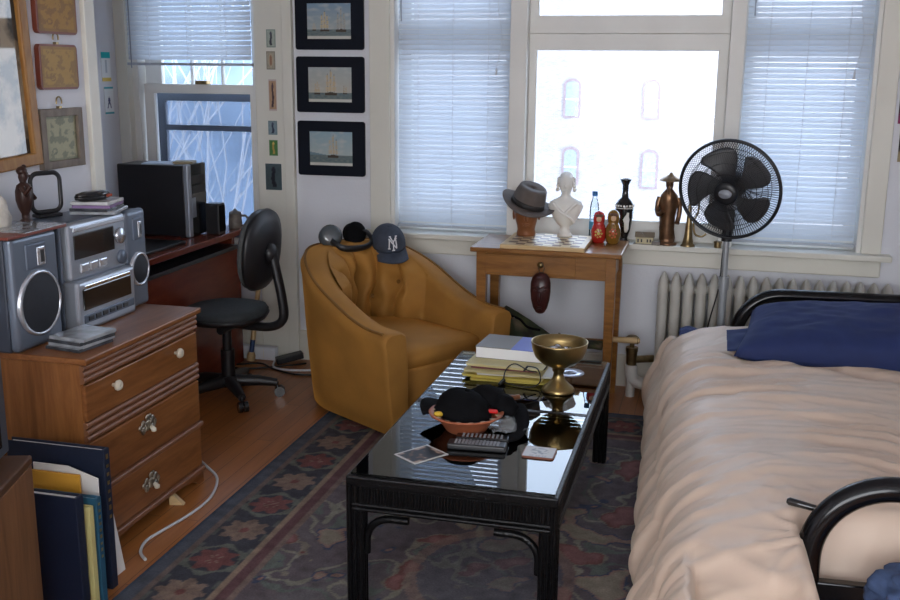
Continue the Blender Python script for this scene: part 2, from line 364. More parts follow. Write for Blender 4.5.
for (x,zc) in ((-5.27,12.0),(-.77,12.0),(-5.25,8.1),(-.70,8.05),(3.7,12.0),(3.7,8.05)):
    w=.36; ar=[(x-w,zc-1.0),(x+w,zc-1.0)]+[(x+w*cos(a*PI/8),zc+.72+.24*sin(a*PI/8)) for a in range(9)]
    w2_=.5; ar2=[(x-w2_,zc-1.12),(x+w2_,zc-1.12)]+[(x+w2_*cos(a*PI/8),zc+.75+.36*sin(a*PI/8)) for a in range(9)]
    f=MB().prism(ar2,0,.10,X=T(0,0,0,rx=PI/2)).build('window_surround',LINTEL,bt)
    g=MB().prism(ar,0,.13,X=T(0,0,0,rx=PI/2)).build('pane',OUTGL,f)
    MB().box(x-.36,x+.36,-.17,-.10,zc-.1,zc).build('glazing_bar',FRAMEP,f)
struct('ground_outside',MB().box(-60,60,6.5,90,-12.3,-12.0),SNOW)
HILLM=M('wooded_hill',(.15,.19,.25),.95,var=.35,vs=.5)
struct('hill_outside',MB().grid(lambda u,v:(-47+u*36,14+v*36,-12.2+v*34+noise.noise(V((u*5,v*5,0)))*.9),24,18),HILLM)
def tree(label,loc,h,seed):
    rnd=random.Random(seed); t=thing('bare_tree',label,'tree',loc,group='bare winter trees outside the desk window')
    trunk=MB(); br=MB()
    def grow(p,d,l,r,lv):
        q=p+d*l; mid=(p+q)/2+V((rnd.uniform(-1,1),rnd.uniform(-1,1),0))*l*.06
        (trunk if lv==0 else br).tube([p,mid,q],[r,r*.85,r*.7],5,caps=False)
        if lv>=4: return
        for k in range(3 if lv<3 else 3):
            dd=(d+V((rnd.uniform(-1,1),rnd.uniform(-1,1),rnd.uniform(-.1,.7)))*.75).normalized(); grow(p+(q-p)*rnd.uniform(.55,1),dd,l*rnd.uniform(.6,.8),r*.6,lv+1)
    grow(V((0,0,0)),V((0,0,1)),h,h*.012,0)
    trunk.build('trunk',BARK,t); br.build('branches',BARK,t)
tree('bare winter tree nearest outside the lower sash behind the desk',(-7.3,12.2,-12),7.2,1)
tree('bare winter tree farther off beyond the desk window, by its edge',(-10.0,16.5,-12),7.0,2)
tree('bare winter tree standing on the snowy slope past the desk window',(-8.2,14.4,-12),6.6,5)
# ------------------------------------------------------------------ left wall: mirror, maps
MIR=bpy.data.materials.new('framed_glass'); MIR.use_nodes=True; nt=MIR.node_tree; nt.nodes.clear(); L=nt.links.new
o_=nd(nt,'ShaderNodeOutputMaterial'); d_=nd(nt,'ShaderNodeBsdfDiffuse'); g_=nd(nt,'ShaderNodeBsdfGlossy',Roughness=.03); m_=nd(nt,'ShaderNodeMixShader'); m_.inputs[0].default_value=.09
n_=nd(nt,'ShaderNodeTexNoise',Scale=7.0,Detail=5.0); L(coords(nt),n_.inputs['Vector']); r_=nd(nt,'ShaderNodeValToRGB'); r_.color_ramp.elements[0].position=.44; r_.color_ramp.elements[1].position=.58; r_.color_ramp.elements[0].color=(.035,.033,.03,1); r_.color_ramp.elements[1].color=(.30,.24,.17,1)
L(n_.outputs['Fac'],r_.inputs[0]); L(r_.outputs[0],d_.inputs[0]); L(d_.outputs[0],m_.inputs[1]); L(g_.outputs[0],m_.inputs[2]); L(m_.outputs[0],o_.inputs[0])
t=thing('framed_picture','large glass-fronted picture in a wooden frame hanging beside the wall maps','picture',(XL,2.82,1.238),rot=(.05,0,0))
MB().box(.004,.012,-.6,.32,.03,.95).build('glazed_print',MIR,t)
f=MB(); 
for a in ((-.65,.36,0,.045),(-.65,.36,.94,.985)): f.box(.0,.03,a[0],a[1],a[2],a[3])
f.box(0,.03,.315,.36,0,.985).box(0,.03,-.65,-.605,0,.985); f.build('frame',W_OAK,t,.006)
def maptex(u,v,pal):
    n=noise.fractal(V((u*5+pal*9,v*5,pal*3.)),1.0,2.0,4); n2=noise.noise(V((u*22,v*22,pal)))
    base=[(.36,.185,.03),(.40,.235,.05),(.36,.34,.21)][pal]; dark=[(.20,.10,.025),(.22,.12,.035),(.14,.15,.10)][pal]
    c=mixc(base,dark,(1.15 if n>.12 else .10)*.62+.35*abs(n2))
    e=min(u,1-u,v,1-v)
    if e<.07: c=mixc(c,dark,.6)
    if abs((u-.28)**2+(v-.22)**2-.004)<.0018: c=dark
    return c
RED_EDGE=M('red_brown_edge',(.16,.035,.015),.4); GREYW=wood('grey_wood',(.13,.10,.08),(.22,.18,.14),(8,8,2),.5)
def plaque(label,yc,zc,w,h,pal,rounded):
    t=thing('map_plaque',label,'wall map',(XL,yc,zc),group='old map plaques on the wall')
    X=T(.020,0,0,rz=PI/2)
    if rounded:
        r=.018; P=[]
        for (cx,cy,a0) in ((w/2-r,h/2-r,0),(-w/2+r,h/2-r,PI/2),(-w/2+r,-h/2+r,PI),(w/2-r,-h/2+r,1.5*PI)):
            P+=[(cx+r*cos(a0+k*PI/10),cy+r*sin(a0+k*PI/10)) for k in range(6)]
        MB().prism(P,0,.02,X=Matrix(((0,0,1,0),(1,0,0,0),(0,1,0,0),(0,0,0,1)))).build('board',RED_EDGE,t,.003)
        MB().grid(lambda u,v:((u-.5)*(w-.018),-.0015,(v-.5)*(h-.016)),40,36,X=X,cf=lambda u,v:maptex(u,v,pal)).build('map_print',ART,t)
    else:
        f=MB().box(0,.022,-w/2,w/2,-h/2,-h/2+.028).box(0,.022,-w/2,w/2,h/2-.028,h/2).box(0,.022,-w/2,-w/2+.03,-h/2,h/2).box(0,.022,w/2-.03,w/2,-h/2,h/2); f.build('frame',GREYW,t,.002)
        MB().grid(lambda u,v:((u-.5)*(w-.05),.009,(v-.5)*(h-.05)),40,36,X=X,cf=lambda u,v:maptex(u,v,pal)).build('map_print',ART,t)
    hk=MB(); 
    for p in ([V((.012,.016*cos(a),h/2+.022+.020*sin(a))) for a in [-.3+k*(PI+.6)/10 for k in range(11)]],): hk.tube(p,.003,8)
    hk.box(.005,.018,-.008,.008,h/2-.002,h/2+.008); hk.build('hook',OLDBRASS,t)
plaque('rounded amber map plaque hung topmost of the three wall maps',3.330,1.795,.235,.17,0,True)
plaque('rounded amber map plaque hung between the other two wall maps',3.323,1.594,.225,.16,1,True)
plaque('square grey-framed greenish map with brass ring, lowest of the wall maps',3.315,1.339,.25,.215,2,False)
# stickers on the alcove wall
def decal(name,label,cat,Xm,w,h,fn,nx=24,ny=36,th=.002,group=None):
    o=MB().box(-w/2,w/2,0,th,-h/2,h/2).grid(lambda u,v:((u-.5)*w,-.0006,(v-.5)*h),nx,ny,cf=fn)
    for i in range(8): o.col[i]=(.6,.6,.58)
    ob=o.build(name,ART); ob.matrix_world=Xm; return tag(ob,label,cat,group)
def st1(u,v):
    c=(.80,.83,.85)
    if v>.8: c=(.0,.45,.48)
    elif v<.12: c=(.75,.55,.12)
    elif abs(u-.5)<.12 and .3<v<.75: c=(.45,.5,.55)
    return c
def st2(u,v):
    c=(.82,.85,.88)
    if v>.94 or v<.08: c=(.03,.35,.42)
    if (abs(u-.5)*1.2+abs(v-.5))<.16 or (abs(abs(u-.5)-abs(v-.5)*.7)<.05 and abs(v-.5)<.28 and v<.6): c=(.05,.06,.16)
    return c
decal('wall_sticker','upper white sticker with turquoise top band on the alcove wall','sticker',T(-3.238,5.03,1.595,rz=PI/2),.085,.155,st1)
decal('wall_sticker','lower white sticker with dark figure and teal edges on the alcove wall','sticker',T(-3.238,5.04,1.415,rz=PI/2),.085,.145,st2)
# ------------------------------------------------------------------ ship prints and cards
NAVY_MAT=M('black_mount',(.005,.007,.014),.6,spec=.15,var=.1)
def ship(k):
    def fn(u,v):
        sky=mixc((.42,.44,.40),(.20,.30,.40),v) if k==0 else mixc((.50,.46,.38),(.38,.42,.42),v) if k==1 else mixc((.46,.50,.46),(.28,.40,.46),v)
        n=noise.noise(V((u*6+k*7,v*9,k))); c=mixc(sky,(.55,.54,.50),max(0,n)*.8)
        hz=.26 if k!=2 else .30
        if v<.09: return (.58,.56,.50)
        if v<hz: c=mixc((.08,.12,.14),(.20,.24,.22),.5+.5*noise.noise(V((u*14,v*30,k))))
        if k==2 and u<.45 and v<hz+.10*(1-u/.45) and v>=hz: c=(.16,.24,.28)
        ships={0:((.40,.62,(.55,.42,.22)),(.78,.70,(.30,.32,.32)),(.16,.25,(.4,.36,.3))),1:((.52,.80,(.52,.38,.22)),(.2,.42,(.45,.33,.2)),(.85,.3,(.4,.3,.2))),2:((.55,.72,(.46,.36,.24)),)}[k]
        for (cx,sz,sc_) in ships:
            x=(u-cx)/sz; y=(v-hz)/sz
            if abs(x)<.17 and -.09<y<.03-.03*abs(x)*4: c=(.06,.045,.03)
            for mx,hh in ((-.10,.6),(0,.75),(.10,.58)):
                if abs(x-mx)<.008 and 0<y<hh+.1: c=mixc(c,(.10,.07,.04),.7)
                for q in range(3):
                    y0=.06+q*hh/3
                    if y0<y<y0+hh/3-.03 and abs(x-mx)<.055-.012*q: c=mixc(c,mixc(sc_,(.6,.52,.36),.3+.3*noise.noise(V((x*60,y*30,0)))),.75+.5*noise.noise(V((x*20+k,y*20,5))))
        return c
    return fn
for k,(zc,lab) in enumerate(((1.835,'black-mounted print of sailing ships on a blue sea, topmost of three'),(1.513,'black-mounted print of a ship in pale yellow sky, middle of three'),(1.18,'black-mounted print of one ship off a coast, lowest of three'))):
    t=thing('ship_print',lab,'picture',(-1.985,YB,zc),group='ship prints beside the window'); w,h,r=.378,.288,.014; P=[]
    for (cx,cy,a0) in ((w/2-r,h/2-r,0),(-w/2+r,h/2-r,PI/2),(-w/2+r,-h/2+r,PI),(w/2-r,-h/2+r,1.5*PI)): P+=[(cx+r*cos(a0+j*PI/8),cy+r*sin(a0+j*PI/8)) for j in range(5)]
    MB().prism(P,0,.014,X=T(0,0,0,rx=PI/2)).build('mount',NAVY_MAT,t,.002)
    MB().grid(lambda u,v:((u-.5)*.240,-.0155,(v-.5)*.178+(.0)),72,54,cf=ship(k)).build('print',ART,t)
def card(bg,fg,fr,mode):
    def fn(u,v):
        if min(u,1-u)<.08 or min(v,1-v)<.06: return fr
        x,y=(u-.5),(v-.5); c=mixc(bg,mul(bg,.7),.5+.5*noise.noise(V((u*5,v*7,mode))))
        d=abs(x-.05*sin(y*9+mode))
        if mode==1 and (x/.26)**2+(y/.38)**2<1: c=(.30,.16,.10) if (x/.15)**2+(y/.3)**2<1 else (.45,.36,.25)
        elif mode!=1 and d<.10+.1*max(0,-y) and -.38<y<.2: c=fg
        elif mode!=1 and x*x+(y-.27)**2<.012: c=mul(fg,1.6)
        return c
    return fn
for lab,(xc,zc,w,h),a in (
 ('pale green picture card, topmost in the column on the window trim',(-2.309,1.748,.052,.092),((.42,.47,.40),(.05,.05,.07),(.20,.26,.22),0)),
 ('tan card with an oval figure, second from top on the trim',(-2.313,1.635,.05,.094),((.42,.38,.30),(.3,.15,.1),(.22,.20,.15),1)),
 ('tall narrow orange-brown card with dark standing figure on the trim',(-2.308,1.455,.046,.165),((.50,.32,.20),(.06,.04,.05),(.55,.46,.42),2)),
 ('small blue and grey picture card above the green one on the trim',(-2.313,1.283,.052,.074),((.24,.32,.36),(.04,.05,.08),(.16,.24,.24),3)),
 ('small bright green card with yellow figure on the trim',(-2.312,1.176,.05,.084),((.08,.22,.07),(.40,.30,.08),(.14,.26,.12),4)),
 ('largest dark card with black and red figures, lowest on the trim',(-2.316,1.02,.094,.142),((.07,.10,.11),(.012,.012,.02),(.06,.09,.10),5))):
    decal('picture_card',lab,'card',T(xc,YB-.0225,zc),w,h,card(*a),20,30,group='small picture cards on the window trim')
decal('wall_postcard','dark pink-edged card on the wall past the window casing, upper one','card',T(.862,YB-.003,1.50),.12,.26,lambda u,v:mixc((.02,.02,.03),(.25,.02,.10),sm((.25-v)*6)),10,14)
decal('wall_postcard','black and tan card on the wall past the window casing, lower one','card',T(.872,YB-.003,1.27),.11,.15,lambda u,v:mixc((.01,.01,.012),(.30,.24,.14),sm((.4-v)*6)),10,14)
# ------------------------------------------------------------------ desk
t=thing('computer_desk','dark red mahogany desk against the alcove window','desk',(-2.84,4.42,0))
MB().box(-.38,.40,-.66,.66,.72,.75).build('top',W_DESK,t,.005)
MB().box(.33,.36,-.66,.60,.0,.64).build('front_panel',W_DESK,t,.003)
MB().box(-.37,.33,-.66,-.63,0,.72).build('side_panel',W_DESK,t,.003)
MB().box(-.37,.33,.57,.60,0,.72).build('side_panel',W_DESK,t,.003)
MB().box(-.1,.375,-.62,.56,.645,.665).build('keyboard_tray',M('dark_laminate',(.035,.035,.04),.35),t,.003)
MB().cyl((.36,.60,.70),(.36,.645,.70),.008).box(.33,.365,.585,.65,.697,.705).build('tray_rail',CHROME,t)
t=thing('computer_tower','black desktop computer tower with silver front stripe on the desk','computer',(-2.745,4.715,.75))
MB().box(-.205,.17,-.095,.095,.008,.365).build('case',BLACK,t,.006)
MB().box(.17,.195,-.10,-.062,.004,.37).build('front_trim',SILVER,t,.006)
MB().box(.17,.188,-.062,.10,.004,.37).build('front_panel',BLACKG,t,.004)
MB().box(.188,.191,-.05,.085,.27,.31).box(.188,.191,-.05,.085,.22,.26).build('drive_door',BLACK,t,.001)
MB().box(.188,.192,-.055,-.02,.10,.20).build('silver_badge',SILVER,t,.001)
m=MB()
for a in (-.18,.13):
    for q in (-.08,.06): m.box(a,a+.03,q,q+.02,0,.008)
m.build('foot',BLACK,t)
o=MB().box(-.08,.08,-.06,.05,0,.004).box(-.075,.07,-.05,.055,.004,.007).build('paper_sheets',M('pale_blue_paper',(.55,.64,.76),.7),loc=(-2.745,4.70,1.1155),rot=(0,0,.2)); tag(o,'pale blue papers lying on the computer tower','papers')
o=MB().box(-.05,.05,-.05,.05,0,.012).build('disc_case',M('tan_card',(.30,.24,.14),.6),bevel=.001,loc=(-2.635,4.745,1.1155),rot=(0,0,.3)); tag(o,'small tan disc case on the computer tower beside the papers','disc case')
t=thing('desk_speaker','small black desktop speaker beside the computer tower front','speaker',(-2.495,4.80,.75))
MB().box(-.045,.03,-.035,.035,0,.160).build('cabinet',BLACK,t,.005)
MB().box(.03,.034,-.03,.03,.015,.15).build('grille',BLACKM,t,.002)
t=thing('beer_stein','grey stoneware beer stein with hinged lid at the desk end','mug',(-2.495,5.01,.75))
STEIN=M('stoneware',(.16,.14,.12),.35,var=.35,vs=40)
MB().lathe([(.033,0),(.038,.006),(.036,.03),(.033,.07),(.034,.078),(.030,.078)],24).build('body',STEIN,t)
MB().lathe([(.034,.079),(.030,.088),(.012,.094),(.006,.104),(0,.106)],20).build('lid',M('pewter',(.3,.3,.3),.3,metal=1),t)
MB().tube(bez([(.03,0,.068),(.065,0,.066),(.072,0,.04),(.055,0,.018),(.034,0,.016)],20),.006,8).build('handle',STEIN,t)
o=MB().box(-.12,.12,-.2,.2,0,.014).build('keyboard',BLACK,bevel=.004,loc=(-2.62,4.28,.75)); tag(o,'flat black keyboard on the desk edge behind the stereo','keyboard')
# ------------------------------------------------------------------ swivel chair
t=thing('swivel_chair','black office swivel chair on casters at the mahogany desk','chair',(-2.26,4.40,0),rz=PI-.03)
SEATF=M('charcoal_seat_cloth',(.030,.036,.038),.75,var=.2,vs=40,bump=.1,bs=250)
MB().loft([(0,0,.415,.17,.18),(0,0,.425,.192,.205),(0,0,.445,.195,.21),(0,0,.462,.185,.20),(.0,0,.468,.15,.165),(0,0,.466,.05,.06)],32,pw=.85).build('seat',SEATF,t)
MB().loft([(0,0,.395,.15,.16),(0,0,.405,.185,.198),(0,0,.43,.199,.214),(0,0,.432,.19,.205)],32,pw=.85).build('seat_pan',BLACK,t)
def ovalback(x0,x1,ry,rz,crown):
    m=MB(); X=T(0,0,0,ry=-PI/2)
    return m
Xb=T(-.205,0,.755,ry=PI/2-.10)   # oval with thickness along local x
MB().loft([(0,0,-.005,.17,.165),(0,0,.0,.185,.18),(0,0,.03,.19,.185),(0,0,.045,.17,.165),(0,0,.05,.1,.1)],36,X=Xb,pw=.85).build('backrest',M('grey_back_cloth',(.075,.080,.080),.8,var=.15,vs=40,bump=.1,bs=250),t)
MB().loft([(0,0,-.035,.06,.06),(0,0,-.03,.14,.135),(0,0,-.012,.19,.185),(0,0,.008,.197,.192),(0,0,.01,.19,.18)],36,X=Xb,pw=.85).build('back_shell',BLACK,t)
MB().tube(bez([(-.02,0,.385),(-.14,0,.378),(-.25,0,.385),(-.305,0,.43),(-.30,0,.53),(-.27,0,.68),(-.255,0,.76)],40),[.027]*41 if False else .027,12,flat=.8).build('back_arm',BLACK,t)
MB().ball((-.25,0,.74),(.03,.045,.05)).build('adjuster_knob',BLACK,t)
MB().cyl((-.03,-.0,.372),(-.03,.12,.372),.018).build('height_lever',BLACK,t)
MB().cyl((0,0,.08),(0,0,.25),.033).cyl((0,0,.25),(0,0,.40),.022).cyl((0,0,.36),(0,0,.40),.05).build('column',BLACK,t)
MB().cyl((0,0,.065),(0,0,.115),.045).build('hub',BLACK,t)
for k in range(5):
    A=k*2*PI/5+PI*.74; d=V((cos(A),sin(A),0)); n_=V((-d.y,d.x,0))
    MB().tube([d*.03+V((0,0,.09)),d*.14+V((0,0,.085)),d*.235+V((0,0,.07))],[.032,.028,.02],8).build('leg',BLACK,t)
    cm=MB(); c=d*.235
    for s in (-1,1):
        q=c+n_*.014*s+d*.012+V((0,0,.026)); cm.cyl(q-n_*.009,q+n_*.009,.026,n=18)
    cm.cyl(c+V((0,0,.03)),c+V((0,0,.075)),.008); cm.build('caster',BLACKG,t)
# ------------------------------------------------------------------ floor clutter near wall
t=thing('wooden_stick','pale wooden walking stick leaning on the wall behind the swivel chair','stick',(-2.437,5.015,.006),rot=(-.085,.11,0))
MB().tube([(0,0,0),(0,0,.03),(0,0,.05)],[.022,.024,.016],12).build('tip',W_LIGHT,t)
MB().tube([(0,0,.05),(0,0,.12)],[.0135,.0135],12).build('blue_band',M('blue_tape',(.03,.06,.16),.4),t)
MB().tube([(0,0,.12),(0,0,.4),(0,0,.65)],[.0135,.013,.014],12).build('shaft',W_LIGHT,t)
t=thing('power_strip','white power strip with black plugs along the baseboard under the desk','power strip',(-2.53,5.085,0))
MB().box(-.2,.22,-.025,.025,0,.075).build('body',M('white_plastic',(.66,.68,.72),.4,var=.03),t,.006)
for q in (-.17,-.12,-.07): MB().box(q-.018,q+.018,-.07,-.026,.015,.05).build('plug',BLACK,t,.004)
MB().box(.08,.083,-.027,.024,.01,.068).box(.15,.153,-.027,.024,.01,.068).build('socket_divider',CREAM,t)
o=MB().box(-.075,.075,-.03,.03,0,.035).build('power_adapter',BLACK,bevel=.006,loc=(-2.215,5.05,0),rot=(0,-.18,.55)); tag(o,'black power adapter on the floor by the white trim','adapter'); o.location.z=.014
o=MB().tube(bez([(-2.30,5.03,.008),(-2.25,4.92,.008),(-2.12,4.90,.008),(-2.0,4.96,.008),(-1.99,5.06,.008)],30),.0065,8).build('extension_cable',M('white_cable',(.62,.63,.66),.4,var=.03)); tag(o,'white cord curving on the floor beside the black adapter','cord')
o=MB().tube(bez([(-2.6,5.0,.006),(-2.48,4.93,.006),(-2.36,4.98,.006),(-2.25,4.90,.006),(-2.1,4.84,.006),(-1.98,4.86,.006)],30),.005,6).tube(bez([(-2.55,4.9,.006),(-2.4,4.86,.006),(-2.2,4.98,.006),(-2.12,5.05,.006)],24),.005,6).build('power_cable',BLACK); tag(o,'tangled black cord on the floor behind the chair base','cord')
o=MB().tube(bez([(-2.02,3.62,.006),(-1.93,3.54,.006),(-1.835,3.44,.006),(-1.775,3.27,.006),(-1.775,3.12,.006),(-1.80,2.98,.006),(-1.815,2.88,.006),(-1.79,2.80,.006),(-1.745,2.755,.006)],56),.0056,8).build('white_cable',M('white_cable_long',(.55,.56,.57),.4,var=.03)); tag(o,'long white cable snaking over the wood floor by the dresser','cable')
o=MB().prism([(0,0),(.10,0),(.10,.05)],-.02,.02,X=T(0,0,0,rx=PI/2)).build('door_wedge',W_LIGHT,loc=(-1.845,3.20,0),rot=(0,0,-2.9),bevel=.002); o.scale=(.55,.6,1.1); tag(o,'pale wooden wedge on the floor under the dresser edge','wedge')
# ------------------------------------------------------------------ dresser
DX0,DX1,DY0,DY1=-2.30,-1.895,2.69,3.42
t=thing('dresser','brown three-drawer dresser standing under the stereo','dresser',((DX0+DX1)/2,(DY0+DY1)/2,0))
ox,oy=-(DX0+DX1)/2,-(DY0+DY1)/2
def bx(m,a): return m.box(a[0]+ox,a[1]+ox,a[2]+oy,a[3]+oy,a[4],a[5])
bx(MB(),(DX0,DX1+.028,DY0-.008,DY1+.012,.682,.703)).build('top',W_DRES,t,.005)
bx(bx(bx(MB(),(DX0,DX1,DY0,DY0+.018,0,.682)),(DX0,DX1,DY1-.018,DY1,0,.682)),(DX0,DX0+.012,DY0,DY1,.05,.682)).build('carcass',W_DRESV,t,.002)
mo=MB()
for z in (.668,.648,.628): mo.cyl((DX1+ox+.004,DY0+oy,z),(DX1+ox+.004,DY1+oy,z),.011,n=10)
for z in (.478,.455,.432): mo.cyl((DX1+ox+.004,DY0+oy,z),(DX1+ox+.004,DY1+oy,z),.011,n=10)
mo.build('moulding',W_MOULD,t)
BONE=M('bone_knob',(.62,.56,.44),.3,var=.1)
for k,(za,zb) in enumerate(((.492,.612),(.256,.418),(.072,.228))):
    d=bx(MB(),(DX1-.012,DX1+.012,DY0+.004,DY1-.004,za,zb)).build('drawer',W_DRES,t,.004)
    if k:
        le=bx(MB(),(DX1-.01,DX1+.026,DY0+.002,DY1-.002,za-.022,za-.002)).build('drawer_ledge',W_MOULD,t,.007,3)
    if k==0:
        for y in (2.845,3.25): MB().lathe([(.006,0),(.007,.012),(.017,.016),(.019,.022),(.015,.030),(.006,.033),(.004,.030)],20,X=T(DX1+ox+.012,y+oy,.572,ry=PI/2)).build('knob',BONE,d)
    else:
        h=MB(); yc,zc=3.035+oy,(.365 if k==1 else .150); x=DX1+ox+.014
        # pierced ornate back plate
        for (yy,zz,r) in ((0,0,.02),(.03,.014,.015),(-.03,.014,.013),(.028,-.014,.013),(-.03,-.012,.014),(.048,.0,.010),(-.048,.004,.010),(0,.028,.012),(.015,.03,.01)):
            h.ball((x+.002,yc+yy,zc+zz),(.005,r,r),10,6)
        for s in(-1,1): h.tube(arc((x+.004,yc+s*.03,zc),.018,0,2*PI,14,'yz'),.003,6)
        h.build('handle_plate',M('tarnished_brass',(.36,.32,.25),.35,metal=.9,var=.4,vs=60),d)
        MB().tube([(x+.008,yc+.008,zc-.004),(x+.02,yc+.008,zc-.016),(x+.02,yc+.008,zc-.022)],[.006,.011,.009],10).build('handle_drop',BONE,d)
sk=[]
for i in range(21): 
    u=i/20; sk.append((DY0+oy+u*(DY1-DY0),.012+.034*sin(PI*u)**.8 if .08<u<.92 else 0))
sk=[(DY0+oy,.05)]+sk+[(DY1+oy,.05)]
MB().prism([(y,z) for y,z in sk],DX1+ox-.01,DX1+ox+.012,X=Matrix(((0,0,1,0),(1,0,0,0),(0,1,0,0),(0,0,0,1)))).build('skirt',W_DRES,t)
# ------------------------------------------------------------------ stereo
ZS=.703; FX=-2.10
CONE=M('speaker_cloth',(.012,.014,.020),.7,var=.15,vs=80)
def spk(label,yc,w):
    t=thing('stereo_speaker',label,'speaker',(FX-.09,yc,ZS)); h=.372
    MB().box(-.10,.06,-w/2,w/2,0,h-.006).build('cabinet',M('speaker_cabinet',(.035,.042,.06),.45,var=.1),t,.006)
    P=[]
    for i in range(25):
        z=h*i/24; P.append((w/2-.006+.006*sin(PI*i/24),z))
    f=MB(); f.box(.055,.09,-w/2,w/2,0,h); f.build('baffle',M('baffle_blue_grey',(.15,.18,.23),.35,metal=.4,var=.05),t,.02,4)
    X=T(.085,0,.145,ry=PI/2)
    rx=w*.43
    MB().lathe([(rx+.008,0),(rx+.007,.012),(rx-.002,.018),(rx-.004,.010)],40,X=X).build('woofer_ring',M('bright_silver',(.62,.65,.70),.25,metal=.7,var=.03),t)
    MB().lathe([(rx-.004,.012),(rx*.7,.019),(rx*.3,.023),(0,.024)],40,X=X).build('woofer_cover',CONE,t)
    MB().box(.085,.096,-w*.22,w*.22,h-.115,h-.03).build('tweeter_panel',SILVERD,t,.006)
    MB().box(.094,.10,-.002,w*.16,h-.105,h-.045).build('tweeter_horn',M('bright_silver2',(.70,.73,.78),.2,metal=.7,var=.03),t,.004)
    MB().box(.0985,.1005,w*.05,w*.13,h-.095,h-.055).build('tweeter_slot',BLACK,t)
    return t
spk('silver stereo speaker with round black woofer, nearest the stacked discs',2.795,.235)
spk('silver stereo speaker with round black woofer, on the desk end of the dresser',3.395,.135)
t=thing('stereo_unit','silver and grey mini stereo system between its two speakers','stereo',(FX-.09,3.135,ZS)); w=.37; hw=w/2
MB().box(-.10,.07,-hw+.005,hw-.01,0,.378).build('body',M('grey_blue_case',(.10,.125,.17),.4,metal=.2,var=.05),t,.012,3)
MB().box(.06,.10,-hw+.01,hw-.015,.175,.375).build('upper_fascia',SILVER,t,.014,3)
MB().box(.06,.125,-hw+.005,hw-.012,.0,.178).build('lower_fascia',SILVER,t,.014,3)
MB().box(.098,.103,-hw+.035,hw-.095,.25,.335).build('display',BLACKG,t,.004)
MB().box(.10,.106,-hw+.03,hw-.03,.345,.362).build('disc_tray',M('satin_silver',(.55,.58,.63),.25,metal=.7,var=.03),t,.003)
MB().lathe([(.030,0),(.030,.012),(.026,.016),(0,.017)],28,X=T(.098,hw-.06,.295,ry=PI/2)).build('volume_knob',M('knob_silver',(.5,.53,.58),.25,metal=.8,var=.03),t)
MB().lathe([(.026,0),(.026,.010),(.022,.014),(0,.014)],28,X=T(.098,hw-.055,.215,ry=PI/2)).build('jog_dial',SILVERD,t)
for i in range(3): MB().box(.098,.108,-hw+.06+i*.055,-hw+.108+i*.055,.20,.232).build('button',M('button_silver%d'%i,(.60,.63,.68),.25,metal=.7,var=.02),t,.005)
MB().box(.122,.130,-hw+.03,hw-.045,.075,.15).build('cassette_door',BLACKG,t,.006)
MB().box(.124,.131,-hw+.04,hw-.05,.15,.162).build('cassette_trim',CHROME,t,.002)
MB().box(.122,.128,-hw+.03,hw-.03,.03,.06).build('lower_strip',SILVERD,t,.004)
for i in range(6): MB().box(.127,.132,-hw+.05+i*.043,-hw+.08+i*.043,.037,.052).build('small_button',BLACK,t,.002)
# CDs on dresser front
CDM=M('disc_case_clear',(.30,.32,.34),.15,var=.3,vs=25,coat=.3); CDD=M('disc_case_dark',(.05,.055,.065),.2,var=.4,vs=25,coat=.3); CDW=M('disc_case_white',(.55,.56,.56),.2,var=.25,vs=18,coat=.3)
def cd(label,loc,rz,m2,spine,group,th=.0105):
    t=thing('disc_case',label,'disc case',loc,rz,group)
    MB().box(-.062,.062,-.071,.071,0,th).build('case',spine,t,.0012,1)
    MB().box(-.058,.06,-.069,.069,th,th+.0006).build('cover_card',m2,t)
    return t
g='disc cases stacked on the dresser'
for i,(lab,a,b_) in enumerate((('disc case at the bottom of the dresser stack',CDM,CDD),('second disc case up in the dresser stack',CDW,CDM),('third disc case up in the dresser stack, dark spine',CDM,CDD),('topmost printed disc case of the dresser stack',CDM,CDM))):
    cd(lab,(-1.985+.004*i,2.835+(-.006,.004,-.004,.0)[i],ZS+.0002+i*.0113),-.15+(.0,.05,-.03,.03)[i],a,b_,g).scale=(1.12,1.12,1)
ZT=ZS+.379
g='discs and booklets stacked on the stereo'
for i,(lab,a,b_,sc_) in enumerate((('wide flat white booklet under the discs on the stereo',CDW,CDM,1.15),('dark disc case just above the booklet on the stereo',CDM,CDD,1),('white disc case with purple spine in the stereo stack',CDW,M('purple_spine',(.20,.12,.26),.4),1),('topmost pale disc case of the stereo stack',CDW,CDW,1))):
    o=cd(lab,(-2.16,3.245+(.01,-.004,.004,.0)[i],ZT+i*.0114),(.1,-.05,.06,0)[i]+.2,a,b_,g); o.scale=(sc_*1.1,sc_*1.1,1)
t=thing('glasses_case','black oval spectacle case lying on the disc stack over the stereo','glasses case',(-2.165,3.225,ZT+.0462),rz=PI/2-.25)
MB().loft([(0,0,0,.055,.022),(0,0,.006,.075,.032),(0,0,.016,.078,.034)],24).build('lower_shell',BLACK,t)
MB().loft([(0,0,.0162,.078,.034),(0,0,.026,.072,.030),(0,0,.032,.045,.018)],24).build('lid',BLACKG,t)
MB().box(.035,.06,-.036,-.031,.010,.020).build('clasp',M('red_clasp',(.30,.05,.02),.4),t,.002)
